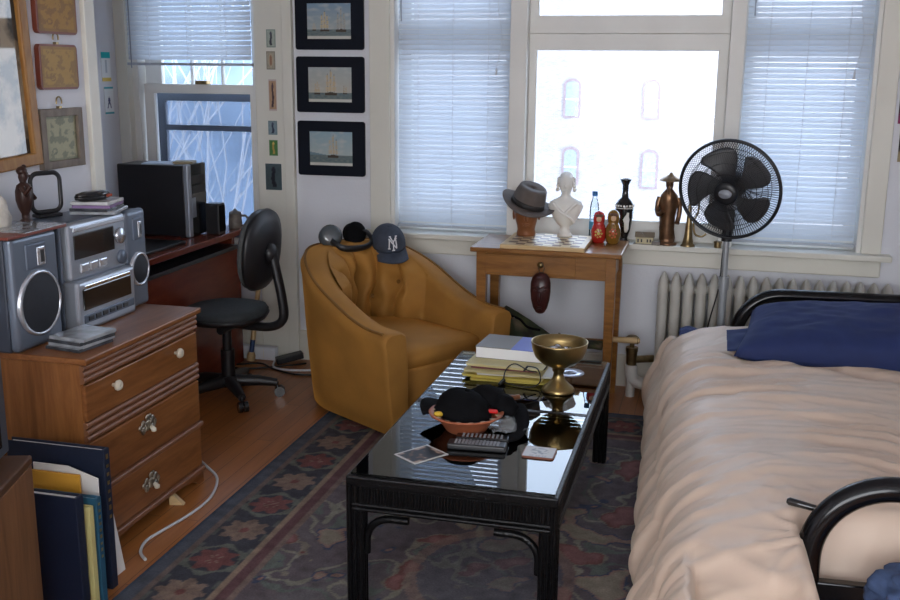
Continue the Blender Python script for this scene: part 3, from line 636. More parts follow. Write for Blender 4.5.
# loop antenna
t=thing('loop_antenna','black square loop antenna standing on the stereo top','antenna',(-2.255,3.085,ZT),rz=PI/2-.35)
w,h,r=.115,.135,.028; P=[]
for (cx,cz,a0) in ((w/2-r,.018+h-r,0),(-w/2+r,.018+h-r,PI/2),(-w/2+r,.018+r,PI),(w/2-r,.018+r,1.5*PI)): P+=[V((cx+r*cos(a0+k*PI/12),0,cz+r*sin(a0+k*PI/12))) for k in range(7)]
MB().tube(P,.0065,8,closed=True,flat=1.3).build('loop',BLACK,t)
MB().box(-.045,.045,-.025,.025,0,.012).box(-.02,.02,-.012,.012,.012,.022).build('base',BLACK,t,.004)
# figurine
t=thing('wooden_figurine','dark carved wooden standing figurine beside the loop antenna','figurine',(-2.245,2.955,ZT),rz=.5)
F=MB(); s=1.0
F.loft([(0,0,.0,.020,.026),(0,0,.006,.022,.028),(0,0,.012,.012,.018),(0,.0,.03,.013,.02),(0,0,.05,.022,.03),(0,0,.075,.028,.037),(0,0,.105,.028,.037),(0,0,.125,.022,.033),(0,0,.134,.010,.014),(0,0,.140,.012,.013),(.002,0,.152,.017,.017),(.003,0,.165,.016,.016),(0,0,.176,.010,.010),(0,0,.182,.004,.004)],18)
F.tube([(0,.034,.122),(.012,.046,.095),(.03,.03,.075)],[.010,.009,.007],8).tube([(0,-.034,.122),(.012,-.046,.10),(.03,-.045,.125)],[.010,.009,.007],8)
F.ball((.019,0,.156),(.006,.005,.006),8,6)
F.build('body',W_DARK,t)
MB().ball((-.002,0,.172),(.018,.019,.016),14,8).ball((.004,.016,.186),(.008,.008,.007),8,6).build('hair',W_DARK,t)
# carved stone at left edge + record sleeve
o=MB().loft([(0,0,0,.05,.06),(0,0,.03,.052,.058),(.004,0,.06,.04,.05),(0,.01,.085,.034,.045),(0,0,.11,.018,.025),(0,0,.118,.008,.01)],18)
for i,p in enumerate(o.v): o.v[i]=p+p.normalized()*noise.noise(p*40)*.009
o=o.build('carved_stone',M('pale_stone',(.58,.53,.46),.7,var=.2,vs=30,bump=.3,bs=60),loc=(-2.262,2.815,ZT+.0)); tag(o,'pale carved stone lump at the near end of the stereo top','ornament')
t=thing('record_box','thin red-brown slipcase lying flat over the near stereo speaker','slipcase',(-2.165,2.79,ZS+.3725),rz=.03)
MB().box(-.13,.085,-.155,.155,0,.010).build('cover',M('red_cover',(.17,.035,.02),.4),t,.002)
MB().box(-.11,.087,-.07,.15,.0101,.0125).build('sleeve_paper',CDM,t,.001)
# ------------------------------------------------------------------ television corner
t=thing('television_stand','small brown wooden television stand at the picture corner','tv stand',(-1.725,2.21,0),rz=.31)
MB().box(-.5,0,-.9,0,0,.555).build('body',W_STAND,t,.003)
MB().box(-.51,.002,-.91,.002,.555,.582).build('top',wood('tv_top_wood',(.06,.026,.011),(.11,.05,.022),(9,1,9),.35),t,.006)
pg=MB()
for i in range(5): pg.ball((.001,-.30,.50-i*.035),(.003,.005,.005),8,6)
pg.build('shelf_pin_hole',BONE,t)
t=thing('television','black television on the small wooden stand','television',(-1.748,2.035,.5835),rz=.31); t.scale=(1,1,.78)
MB().box(-.28,-.02,-.5,.16,.02,.33).build('housing',BLACK,t,.015)
MB().box(-.25,-.05,-.42,.12,0,.02).build('base',BLACK,t,.004)
MB().box(-.02,.02,-.5,.16,.015,.345).build('bezel',M('tv_bezel',(.05,.06,.075),.35,var=.05),t,.006)
MB().box(.019,.022,-.45,.11,.05,.31).build('screen',BLACKG,t,.002)
# ------------------------------------------------------------------ big books
NAVYC=M('navy_cloth',(.006,.012,.032),.55,var=.15,vs=60,bump=.1,bs=300)
GOLD=M('gilt',(.45,.30,.09),.3,metal=.9)
def book(label,x1,y,w,h,th,col,rz=0,lean=0,gold=0,cat='book',group='large books standing against the dresser'):
    t=thing('book',label,cat,(x1,y,0.0),group=group,rot=(lean,0,rz))
    c=MB().box(-w,0,-th/2,-th/2+.004,0,h).box(-w,0,th/2-.004,th/2,0,h).box(-.006,.003,-th/2,th/2,0,h); c.build('cover',col,t,.002)
    MB().box(-w+.008,-.006,-th/2+.004,th/2-.004,.006,h-.008).build('pages',PAPER,t)
    if gold:
        m=MB()
        for i in range(gold): m.box(.003,.0036,-th*.18,th*.18,h*.93-i*h*.06,h*.93-i*h*.06+h*.035*random.uniform(.5,1))
        m.build('spine_tooling',GOLD,t)
    return t
book('tallest navy book standing behind the other books, next to the dresser',-1.745,2.575,.34,.462,.030,NAVYC,0,.0,8)
book('navy book standing nearest the television stand',-1.722,2.395,.24,.385,.034,M('navy_cloth_deep',(.006,.011,.030),.5,var=.1),0)
book('thin pale yellow book standing beside the navy books',-1.715,2.437,.22,.335,.022,M('yellow_cover',(.55,.48,.20),.5,var=.06),0)
book('thin teal blue book with gilt spine marks beside the yellow book',-1.713,2.472,.22,.35,.024,M('teal_cover',(.02,.09,.15),.5,var=.1),0,0,9)
o=MB().box(-.24,0,-.004,.004,0,.40).build('orange_folder',M('orange_card',(.62,.30,.03),.6,var=.05),bevel=.001,loc=(-1.79,2.503,0),rot=(0,0,0)); tag(o,'orange card folder sticking up between the navy books','folder')
o=MB().prism([(-.22,0),(0,0),(.002,.385),(-.10,.415),(-.22,.415)],-.002,.002,X=T(0,0,0,rx=PI/2)).build('white_papers',PAPER,loc=(-1.745,2.525,0)); tag(o,'loose white papers tucked behind the orange folder','papers')
o=MB().box(-.006,.0,-.05,.05,0,.24).build('white_sheet',PAPER,loc=(-1.775,2.665,.004),rot=(-.0,-.16,.0),bevel=.001); tag(o,'white card leaning at the foot of the dresser by the tall book','card')
o.location=(-1.775,2.635,0.002)

# ------------------------------------------------------------------ rug
RX0,RX1,RY0,RY1=-1.70,.55,1.6,4.66
def rugcol(x,y):
    n=noise.noise(V((x*9,y*9,1))); n2=noise.noise(V((x*3.1+5,y*3.1,2))); n3=noise.noise(V((x*26,y*26,3)))
    dx0=x-RX0; dx1=RX1-x; dy1=RY1-y; dy0=y-RY0; e=min(dx0,dx1,dy1,dy0)
    slate=(.055,.060,.072); navy=(.036,.036,.043); tan=(.165,.118,.085); red=(.110,.045,.042); green=(.082,.088,.072); maroon=(.080,.042,.044)
    if e<.055: c=slate if e>.012 else (.035,.042,.06)
    elif e<.075: c=(.10,.075,.065)
    elif e<.275:
        along=y if e in (dx0,dx1) else x; ac=(e-.175); per=.225; k=math.floor(along/per); lo=(along/per-k-.5)*per
        r=math.hypot(lo,ac*1.05); th=math.atan2(ac,lo); c=navy
        odd=int(k)%2
        pet=.078*(1+.16*cos(8*th+n))
        if odd:
            if r<pet: c=mixc(tan,(.10,.07,.06),.5+.5*cos(8*th)*(.4 if r>.02 else 0))
            if r<.018: c=red
        else:
            if r<.105+.01*cos(6*th): c=green
            if r<.085: c=navy
            if r<.072*(1+.2*cos(7*th)): c=red
            if r<.03 and abs(sin(4*th))<.4: c=tan
        if abs(ac)>.082: c=mixc(c,green,.6 if sin(along*55)>.2 else 0)
    elif e<.295: c=tan
    elif e<.335: c=maroon
    elif e<.355: c=(.12,.085,.07)
    else:
        # field: scrolling vines and flowers
        c=mixc((.066,.050,.056),(.085,.076,.078),.5+.8*n2)
        a=noise.noise(V((x*5.5,y*5.5,7)))+.25*noise.noise(V((x*14,y*14,8))); b_=noise.noise(V((x*6.2+9,y*6.2,11)))+.3*noise.noise(V((x*17,y*17,12)))
        if abs(a)<.045: c=(.14,.13,.105)
        elif abs(a-.2)<.05: c=(.075,.085,.075)
        if b_>.33: c=mixc((.16,.095,.078),(.155,.13,.10),sm((b_-.33)*7))
        elif b_>.27: c=(.040,.045,.070)
        if b_<-.36: c=mixc(red,(.15,.075,.07),sm((-b_-.36)*6))
        elif b_<-.30: c=(.125,.105,.085)
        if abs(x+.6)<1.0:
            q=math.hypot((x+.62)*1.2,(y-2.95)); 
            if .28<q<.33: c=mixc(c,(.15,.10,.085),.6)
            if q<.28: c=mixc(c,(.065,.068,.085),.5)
    return mul(c,1.42*(1+.30*n3+.12*n))
nx,ny=300,400
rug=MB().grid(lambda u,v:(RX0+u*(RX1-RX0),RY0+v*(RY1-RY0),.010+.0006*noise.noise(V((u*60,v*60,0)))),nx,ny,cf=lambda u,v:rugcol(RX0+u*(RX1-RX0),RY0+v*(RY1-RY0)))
o0=len(rug.v); 
for (a,b_) in (((RX0,RY0),(RX0,RY1)),((RX0,RY1),(RX1,RY1)),((RX1,RY1),(RX1,RY0)),((RX1,RY0),(RX0,RY0))):
    q=len(rug.v); rug.add([(a[0],a[1],0),(b_[0],b_[1],0),(b_[0],b_[1],.010),(a[0],a[1],.010)],[(0,1,2,3)])
    for i in range(4): rug.col[q+i]=(.035,.042,.06)
o=rug.build('area_rug',vcol('rug_pile',.95,spec=.1,noise_amt=.35)); tag(o,'dark floral oriental rug with rosette border on the wooden floor','rug')
RZ=.0105
# ------------------------------------------------------------------ armchair
VEL=M('mustard_velvet',(.335,.152,.024),.8,var=.18,vs=5,sheen=.45,bump=.08,bs=160)
VELD=M('mustard_piping',(.20,.09,.013),.8,var=.1)
t=thing('barrel_armchair','mustard velvet barrel armchair with tufted back beside the coffee table','armchair',(-1.475,4.52,RZ),rz=-.57)
A_,B_=.43,.385
def plan(s):       # s 0..1 around the U, from the front of the near arm (y<0) round the back; returns outer point and inward normal
    La=.42; Le=PI*.5*(1.5*(A_+B_)-math.sqrt(A_*B_)); Lt=2*La+Le; d=s*Lt
    if d<La: return V((.42-d,-B_,0)),V((0,1,0))
    if d>La+Le: return V((d-La-Le,B_,0)),V((0,-1,0))
    a=-PI/2-PI*(d-La)/Le; p=V((A_*cos(a),B_*sin(a),0)); n=V((-cos(a)/A_,-sin(a)/B_,0)).normalized(); return p,n
def toph(s):
    q=abs(s-.5)*2   # 0 back, 1 front
    return lerp(.745,.49,sm((q-.2)/.75)) if q>.2 else .745
def wthick(s): q=abs(s-.5)*2; return lerp(.13,.125,q)
NS=72
def csec(s):
    p,n=plan(s); h=toph(s); w=wthick(s); out=[]
    for (off,z) in ((.045,.028),(.035,.12),(.014,h*.55),(.0,h-.07),(-.006,h-.035),(.006,h-.012),(.032,h),(w-.03,h),(w-.006,h-.014),(w,h-.035),(w+.004,h-.08),(w+.01,.30),(w+.01,.028)):
        q=p+n*off; out.append(V((q.x,q.y,z)))
    return out
m=MB(); secs=[csec(i/NS) for i in range(NS+1)]
def endcap(sec,dx):
    c=sum(sec,V((0,0,0)))/len(sec); return [[V((c.x+(p.x-c.x)+dx*f,c.y+(p.y-c.y)*g,c.z+(p.z-c.z)*(1-(1-g)*.35))) for p in sec] for f,g in ((.5,.985),(.85,.94),(1.,.86))]
a=endcap(secs[0],.035); b_=endcap(secs[-1],.035)
secs=a[::-1]+secs+b_
k=len(secs[0]); vs=[p for s in secs for p in s]; fs=[]
for i in range(len(secs)-1):
    for j in range(k): j2=(j+1)%k; fs.append((i*k+j,i*k+j2,(i+1)*k+j2,(i+1)*k+j))
m.add(vs,fs,True)
for q in (secs[0],secs[-1][::-1]):
    cc_=sum(q,V((0,0,0)))/k; m.add(list(q)+[cc_+V((.004,0,0))],[(j,(j+1)%k,k) for j in range(k)],False)
m.build('shell',VEL,t)
pp=[]; 
for i in range(0,NS+1):
    p,n=plan(i/NS); q=p+n*.016; pp.append(V((q.x,q.y,toph(i/NS)-.003)))
MB().tube(pp,.0065,6).build('piping',VELD,t)
NT=6
def pad(u,v):
    s=.20+u*.60; p,n=plan(s); h=toph(s); w=wthick(s); z=lerp(.33,h-.012,v)
    q=u*NT; col=q-math.floor(q); row=v*2.6
    ch=abs(sin(PI*(q+.16*sin(v*7))))**.42
    puff=.030+.088*ch*sin(PI*min(1,v*.92+.08))**.5
    for bu,bv in [(kk/NT,.36+.26*(kk%2)) for kk in range(1,NT)]:
        d=((u-bu)*NT*.9)**2+((v-bv)*4)**2; puff-=.050*math.exp(-d*5)
    edge=min(1,min(u,1-u)*14)*min(1,(1-v)*9+.12)
    q2=p+n*(w-.006+max(.002,puff*edge)); return V((q2.x,q2.y,z+.012*ch*(v**4)))
m=MB().grid(pad,126,40); m.build('tufted_back',VEL,t)
for kk in range(1,NT):
    u,v=kk/NT,.36+.26*(kk%2); q=pad(u,v); MB().ball(q,.011,10,6).build('button',VELD,t)
def inplan(off,fx):
    P=[]
    for i in range(0,41):
        s=.02+.96*i/40; p,n=plan(s); w=wthick(s)+off; q=p+n*w; P.append((min(q.x,fx),q.y))
    return P
def layer(m,rows):
    N=len(rows[0][0]); vs=[];fs=[]
    for P,z in rows:
        for x,y in P: vs.append((x,y,z))
    for i in range(len(rows)-1):
        for j in range(N): j2=(j+1)%N; fs.append((i*N+j,i*N+j2,(i+1)*N+j2,(i+1)*N+j))
    fs.append(list(range((len(rows)-1)*N,len(rows)*N))); m.add(vs,fs,True); return m
def sc2(P,f,cx=.05): return [(cx+(x-cx)*f,y*f) for x,y in P]
B0=inplan(-.004,.385)
layer(MB(),[(B0,.03),(B0,.27),([(x-.004,y) for x,y in B0],.285)]).build('seat_base',VEL,t)
S0=inplan(.004,.40)
layer(MB(),[(sc2(S0,.97),.285),(sc2(S0,1.0),.30),(sc2(S0,1.0),.335),(sc2(S0,.975),.358),(sc2(S0,.90),.374),(sc2(S0,.6),.388),(sc2(S0,.2),.392)]).build('seat_cushion',VEL,t)
for (x,y) in ((.30,.28),(.30,-.28),(-.25,.2),(-.25,-.2)): MB().cyl((x,y,0),(x,y,.04),.02,.024).build('foot',BLACK,t)
# headphones and cap on the chair back
t=thing('headphones','black over-ear headphones with shiny cups on the armchair back','headphones',(-1.765,4.718,.740),rz=-.55); t.scale=(1.2,1.2,1.2)
for yy,mt,nm in ((-.075,M('cup_gloss',(.06,.07,.075),.15,coat=.6),'ear_cup'),(.055,BLACKM,'ear_cup')):
    MB().lathe([(.0,-.03),(.034,-.028),(.046,-.012),(.048,.005),(.040,.018),(.02,.022),(0,.022)],24,X=T(.01,yy,.046,ry=PI/2-.25,rz=-.5 if yy<0 else -.2)).build(nm,mt,t)
    MB().lathe([(.026,.020),(.042,.020),(.046,.03),(.040,.040),(.028,.040),(.026,.020)],24,X=T(.01,yy,.046,ry=-PI/2-.25,rz=-.5 if yy<0 else -.2)).build('ear_pad',BLACKM,t)
MB().tube(bez([(.03,-.085,.03),(.075,-.07,.006),(.10,-.01,.0),(.09,.06,.004),(.06,.10,.022),(.03,.095,.05),(.02,.07,.05)],32),.008,8,flat=1.8).build('headband',BLACK,t)
def capmesh(t,mat,logo=None,squash=1.0,brimmat=None):
    R=.092
    def fn(d,q):
        return V((q.x*1.08,q.y*.92,max(q.z,-.0)*1.02))
    m=MB(); vs=[];fs=[]
    nu,nv=32,10
    def cp(T_,A):
        z=cos(T_); r=sin(T_)**.85; x=r*cos(A)*R*1.1; y=r*sin(A)*R*.93; zz=z*R*1.12*squash
        if cos(A)>0: zz+=.010*r*cos(A)
        return V((x,y,zz))
    m.grid(lambda u,v:cp(.02+v*(PI/2-.02),u*2*PI),nu,nv); m.build('crown',mat,t,solid=.003)
    se=MB()
    for k_ in range(6): se.tube([cp(.05+j*.15,k_*PI/3+PI/6)*1.006 for j in range(11)],.0012,4)
    se.ball((0,0,R*1.125*squash),(.009,.009,.006),12,6); se.build('seam_and_button',mat,t)
    def br(u,v):
        a=(u-.5)*2.1; r0=1.0; x=cos(a)*R*1.1; y=sin(a)*R*.93
        out=.078*v*cos(a*.72)**1.0
        return V((x+out,y*(1+.06*v),.012*cos(a)-.018*v*(abs(a))**2*1.0-.010*v))
    MB().grid(br,24,8).build('brim',brimmat or mat,t,solid=.004)
    if logo:
        def onc(lx,lz):
            lx*=1.35; lz*=1.3  # map letter plane to crown front
            T_=PI/2-.55-lz/R; A=lx/(R*.9); return cp(T_,A)*1.02
        g=MB()
        for st in logo:
            P=[]
            for i in range(len(st)-1):
                for k_ in range(5): P.append(onc(lerp(st[i][0],st[i+1][0],k_/5),lerp(st[i][1],st[i+1][1],k_/5)))
            P.append(onc(*st[-1])); g.tube(P,.0032,6)
        g.build('monogram',M('white_thread',(.75,.76,.78),.7,var=.03),t)
GREYCAP=M('slate_cap_cloth',(.042,.052,.075),.85,var=.15,vs=40,bump=.15,bs=250)
N_=[[(-.016,-.020),(-.016,.014)],[(-.020,-.020),(-.011,-.020)],[(-.021,.014),(-.014,.014)],[(-.016,.014),(.012,-.020)],[(.012,-.020),(.012,.016)],[(.007,.016),(.017,.016)]]
Y_=[[(-.014,.024),(.0,.004)],[(.018,.024),(.0,.004)],[(.0,.004),(.0,-.026)],[(-.005,-.026),(.005,-.026)],[(-.019,.024),(-.009,.024)],[(.013,.024),(.023,.024)]]
t=thing('baseball_cap','slate baseball cap with white NY monogram on the armchair back','cap',(-1.565,4.815,.738),rot=(.06,.40,-.98))
capmesh(t,GREYCAP,[[(-y,z) for y,z in s] for s in [[(-x,z) for x,z in s2] for s2 in N_+Y_]])
# ------------------------------------------------------------------ coffee table
BAM=M('black_lacquer_cane',(.0035,.0035,.004),.3,spec=.22,var=.3,vs=80,coat=.0,bump=.25,bs=120)
TX0,TX1,TY0,TY1,TZ=-.995,-.365,2.645,4.06,.432
cx,cy=(TX0+TX1)/2,(TY0+TY1)/2; hx,hy=(TX1-TX0)/2,(TY1-TY0)/2
t=thing('coffee_table','long black lacquered cane coffee table with two glass panels on the rug','coffee table',(cx,cy,RZ))
tz=TZ-RZ; f=MB()
fw_=.030
f.box(-hx,hx,-hy,-hy+fw_,tz-.03,tz-.001).box(-hx,hx,hy-fw_,hy,tz-.03,tz-.001).box(-hx,-hx+fw_,-hy,hy,tz-.03,tz-.001).box(hx-fw_,hx,-hy,hy,tz-.03,tz-.001).box(-hx+.01,hx-.01,-.015,.015,tz-.03,tz+.0065)
f.build('top_frame',BAM,t,.005)
# reeded aprons
for nm,ax in (('apron',0),('apron',1),('apron',2),('apron',3)):
    m=MB(); 
    if ax<2:
        y=(-hy+.012) if ax==0 else hy-.012; n=int(2*hx/.0105)
        m.box(-hx+.02,hx-.02,y-.008,y+.008,tz-.105,tz-.03)
        s=-1 if ax==0 else 1
        for i in range(n): q=-hx+.03+i*(2*hx-.06)/(n-1); m.cyl((q,y+s*.008,tz-.082),(q,y+s*.008,tz-.034),.0046,n=6)
        for z in (tz-.089,tz-.103): m.cyl((-hx+.02,y+s*.008,z),(hx-.02,y+s*.008,z),.007,n=8)
    else:
        x=(-hx+.012) if ax==2 else hx-.012; n=int(2*hy/.0105); s=-1 if ax==2 else 1
        m.box(x-.008,x+.008,-hy+.02,hy-.02,tz-.105,tz-.03)
        for i in range(n): q=-hy+.03+i*(2*hy-.06)/(n-1); m.cyl((x+s*.008,q,tz-.082),(x+s*.008,q,tz-.034),.0046,n=6)
        for z in (tz-.089,tz-.103): m.cyl((x+s*.008,-hy+.02,z),(x+s*.008,hy-.02,z),.007,n=8)
    m.build(nm,BAM,t)
for sx in (-1,1):
    for sy in (-1,1):
        m=MB(); x,y=sx*(hx-.026),sy*(hy-.026)
        m.box(x-.020,x+.020,y-.020,y+.020,0,tz-.03)
        for a in (-1,0,1):
            for (qx,qy) in ((a*.017,-.021),(a*.017,.021),(-.021,a*.017),(.021,a*.017)): m.cyl((x+qx,y+qy,0),(x+qx,y+qy,tz-.03),.0065,n=7)
        m.build('leg',BAM,t)
        bk=MB()
        for (dx,dy) in ((-sx,0),(0,-sy)):
            P=[0]+[V((x+dx*(.030+.075*(1-cos(a*PI/16))),y+dy*(.030+.075*(1-cos(a*PI/16))),tz-.21+.075*sin(a*PI/16))) for a in range(9)]
            P=[V((x+dx*.030,y+dy*.030,tz-.25))]+P[1:]+[P[-1]+V((dx*.055,dy*.055,0))]
            bk.tube(P,.0125,8)
        bk.build('corner_bracket',BAM,t)
TGL=glass('table_glass',(.78,.86,.84),1.8,.008)
for (a,b_) in ((-hy+.024,-.0155),(.0155,hy-.024)):
    MB().box(-hx+.012,hx-.012,a-.010 if a<-.5 else a,b_+.010 if b_>.5 else b_,tz,tz+.006).build('glass_panel',TGL,t)
ZG=TZ+.0065
# ---- things on the coffee table
TERRA=M('terracotta',(.36,.105,.045),.5,var=.15,vs=20)
t=thing('terracotta_bowl','terracotta bowl holding the black cap on the coffee table','bowl',(-.742,3.105,ZG))
MB().lathe([(.0,.0),(.062,.0),(.068,.004),(.085,.030),(.108,.050),(.122,.058),(.124,.063),(.118,.064),(.100,.052),(.078,.032),(.060,.012),(0,.010)],40).build('body',TERRA,t)
m=MB()
for k_ in range(16): A=k_*PI/8; m.ball((.107*cos(A),.107*sin(A),.0585),(.012,.006,.003),8,5)
m.build('painted_rim',M('cream_glaze',(.42,.30,.20),.4),t)
t=thing('baseball_cap','black baseball cap lying in the terracotta bowl','cap',(-.758,3.125,ZG+.038),rot=(.12,-.10,2.6)); capmesh(t,BLACKM,squash=.85)
t['label']='black baseball cap crumpled in the terracotta bowl'
o=MB().ball((0,0,.04),(.07,.055,.05),20,12,fn=lambda d,q:q*(1+.22*noise.noise(d*2.6))).ball((.06,-.02,.03),(.05,.045,.04),16,10,fn=lambda d,q:q*(1+.25*noise.noise(d*3+V((3,1,0))))).build('black_beanie',BLACKM,loc=(-.69,3.20,ZG+.035)); tag(o,'second black hat bunched behind the black cap in the bowl','hat')
o=MB().box(-.016,.016,-.007,.007,-.006,.006).build('red_lighter',M('red_plastic',(.60,.02,.02),.3),bevel=.004,loc=(-.655,3.115,ZG+.068),rot=(0,.1,.3)); tag(o,'small red plastic lighter at the rim of the bowl','lighter')
o=MB().ball((0,0,0),(.016,.012,.010),14,8).build('yellow_wrapper',M('yellow_foil',(.62,.40,.03),.4),loc=(-.825,3.06,ZG+.060)); tag(o,'small yellow wrapped sweet inside the bowl rim','sweet')
# strap pouch
o=MB().tube(bez([(-.60,3.24,.05),(-.575,3.19,.045),(-.56,3.13,.028),(-.565,3.06,.012),(-.60,3.02,.010)],28),[.03-.014*i/28 for i in range(29)],10,flat=.45).build('black_strap',BLACKM,loc=(0,0,ZG)); tag(o,'black cloth strap trailing from the bowl over the glass','strap')
BAG=sheer('clear_plastic',(.45,.48,.50),.3,.62)
def crump(u,v):
    x=(u-.5)*.13; y=(v-.5)*.15; return V((x,y,.022+.016*noise.noise(V((u*4,v*4,3)))+.03*(1-abs(u-.5)*2)*(1-abs(v-.5)*2)))
o=MB().grid(crump,14,14,smooth=False).build('plastic_bag',BAG,loc=(-.615,3.13,ZG),rot=(0,0,.5)); tag(o,'crumpled clear plastic bag beside the terracotta bowl','bag')
def remote(name,label,loc,rz,L_,W,H_,mat,rows,cols):
    t=thing(name,label,'remote control',loc,rz)
    MB().box(-L_/2,L_/2,-W/2,W/2,0,H_).build('body',mat,t,.006,3)
    b=MB()
    for i in range(rows):
        for j in range(cols):
            x=-L_*.36+i*L_*.72/(rows-1); y=-W*.3+j*W*.6/(cols-1); b.box(x-.0035,x+.0035,y-.0025,y+.0025,H_-.001,H_+.002)
    b.build('buttons',M('grey_keys',(.22,.22,.24),.5),t,.001)
    return t
remote('remote_control','black remote control with grey buttons lying in front of the bowl',(-.668,2.945,ZG),.07,.185,.052,.020,BLACK,13,4)
remote('remote_control','second black remote lying between the front remote and the bowl',(-.665,3.012,ZG),.10,.17,.042,.018,BLACKG,10,3)
def cf(u,v):
    if min(u,1-u,v,1-v)<.05: return (.55,.53,.50)
    n=noise.noise(V((u*5,v*6,4))); c=(.02,.022,.03)
    if n>.12: c=(.12,.07,.05)
    if n>.3: c=(.35,.26,.20)
    return c
o=MB().box(-.052,.052,-.066,.066,0,.0015).grid(lambda u,v:((u-.5)*.104,(v-.5)*.132,.0018),24,28,cf=cf)
for i in range(8): o.col[i]=(.55,.53,.50)
o=o.build('photo_card',ART,loc=(-.822,2.848,ZG),rot=(0,0,-.62)); tag(o,'dark photo card with a white edge at the table corner near the front','card')
def cf2(u,v):
    r=math.hypot(u-.5,v-.55); c=(.58,.58,.58)
    if r<.3 and noise.noise(V((u*9,v*9,2)))>.0: c=(.30,.33,.36)
    if v<.18 and .2<u<.8 and sin(u*60)>0: c=(.4,.4,.42)
    return c
o=MB(); P=[]
for (qx,qy,a0) in ((.038,.034,0),(-.038,.034,PI/2),(-.038,-.034,PI),(.038,-.034,1.5*PI)): P+=[(qx+.012*cos(a0+k_*PI/10),qy+.012*sin(a0+k_*PI/10)) for k_ in range(6)]
o.prism(P,0,.005); o.col={i:(.20,.07,.04) for i in range(len(o.v))}
o.grid(lambda u,v:((u-.5)*.094,(v-.5)*.086,.0054),24,24,cf=cf2)
o=o.build('drink_coaster',ART,loc=(-.472,2.957,ZG),rot=(0,0,.0)); tag(o,'square white drink coaster with rounded corners on the glass','coaster')
# goblet
t=thing('brass_goblet','wide brass footed goblet bowl standing on the far glass panel','goblet',(-.512,3.60,ZG))
MB().lathe([(0,0),(.060,0),(.062,.006),(.056,.016),(.040,.030),(.026,.044),(.020,.060),(.0185,.074),(.024,.080),(.022,.088),(.030,.094),(.062,.108),(.088,.132),(.100,.160),(.104,.186),(.1045,.192),(.102,.192),(.098,.165),(.085,.138),(.060,.116),(.02,.108),(0,.106)],48).build('body',BRASS,t)
o=MB().tube(bez([(-.03,0,0),(-.018,.016,.004),(.0,.006,.0),(.018,-.014,.004),(.03,0,.0)],24),.007,8).ball((-.03,.0,.0),(.02,.014,.008),14,8).ball((.025,0,0),(.018,.013,.008),14,8).build('silver_trinket',CHROME,loc=(-.535,3.575,ZG+.150)); tag(o,'shiny silver trinket resting inside the brass goblet','trinket')
o.location=(-.515,3.672,ZG+.146)
t=thing('compact_disc','pale compact disc lying flat behind the brass goblet','disc',(-.505,3.845,ZG))
MB().lathe([(.008,0),(.06,0),(.06,.0012),(.008,.0012),(.008,0)],40).build('disc',M('disc_silver',(.52,.54,.62),.22,metal=.6,var=.1),t)
# book stack
g='papers and books in the coffee table stack'
YE=M('yellow_pad',(.62,.50,.10),.6,var=.08); YE2=M('pale_yellow_folder',(.60,.52,.26),.6,var=.08)
stk=[('yellow legal pad lowest in the coffee table stack','legal_pad',YE,.150,.20,.008,.05,(-.715,3.845)),
 ('second yellow legal pad, above the lowest pad of the stack','legal_pad',YE,.155,.20,.009,-.06,(-.725,3.85)),
 ('pale paper folder with red tab low in the stack','paper_folder',PAPER,.145,.19,.008,.08,(-.705,3.86)),
 ('buff folder in the lower middle of the stack','paper_folder',YE2,.150,.195,.008,-.03,(-.73,3.85)),
 ('dark red and blue magazine showing in the stack','magazine',M('maroon_magazine',(.16,.035,.05),.5,var=.3,vs=15),.13,.17,.008,.0,(-.735,3.86)),
 ('pale yellow folder just under the thick book','paper_folder',YE2,.150,.19,.010,-.05,(-.725,3.87))]
z=ZG
for lab,nm,mt,hw,hl,th,rz,(x,y) in stk:
    t=thing(nm,lab,'papers' if nm!='magazine' else 'magazine',(x,y,z+.0002),rz,g)
    MB().box(-hw,hw,-hl,hl,0,th-.0015).build('sheets',mt,t,.0015,1)
    MB().box(-hw-.002,hw+.002,-hl-.002,hl+.002,th-.0015,th).build('cover',mt,t)
    z+=th+.0004
t=thing('thick_book','thick white-paged book with grey and blue cover topping the coffee table stack','book',(-.72,3.865,z),-.06)
MB().box(-.140,.125,-.098,.098,.002,.044).build('pages',M('page_block',(.80,.80,.80),.8,var=.03),t)
MB().box(-.142,.127,-.1,.1,0,.002).box(-.142,.0,-.1,.1,.044,.046).build('cover',M('grey_cover',(.17,.155,.13),.4,var=.1),t)
MB().box(.0,.127,-.1,.1,.044,.046).build('blue_cover_half',M('blue_cover',(.10,.14,.50),.4,var=.08),t)
o=MB().tube(bez([(-.555,3.81,.115),(-.567,3.76,.075),(-.585,3.70,.045),(-.63,3.66,.05),(-.685,3.655,.075),(-.72,3.66,.05),(-.725,3.64,.012),(-.70,3.62,.005),(-.62,3.60,.005),(-.585,3.63,.02),(-.60,3.66,.06),(-.64,3.67,.065)],66),.0026,6).cyl((-.555,3.81,.115),(-.547,3.835,.16),.006,.005,8).cyl((-.725,3.64,.012),(-.735,3.60,.006),.008,.006,8).cyl((-.64,3.67,.065),(-.655,3.672,.045),.004,n=8).build('black_cable',BLACK,loc=(0,0,ZG)); tag(o,'thin black cable with plugs looped over the paper stack','cable')
o=MB().tube([(0,0,.011),(.07,.045,.011)],[.010,.009],10).build('wooden_pipe',W_HEAD,loc=(-.70,3.415,ZG)); tag(o,'short brown wooden stick lying on the table divider','stick')
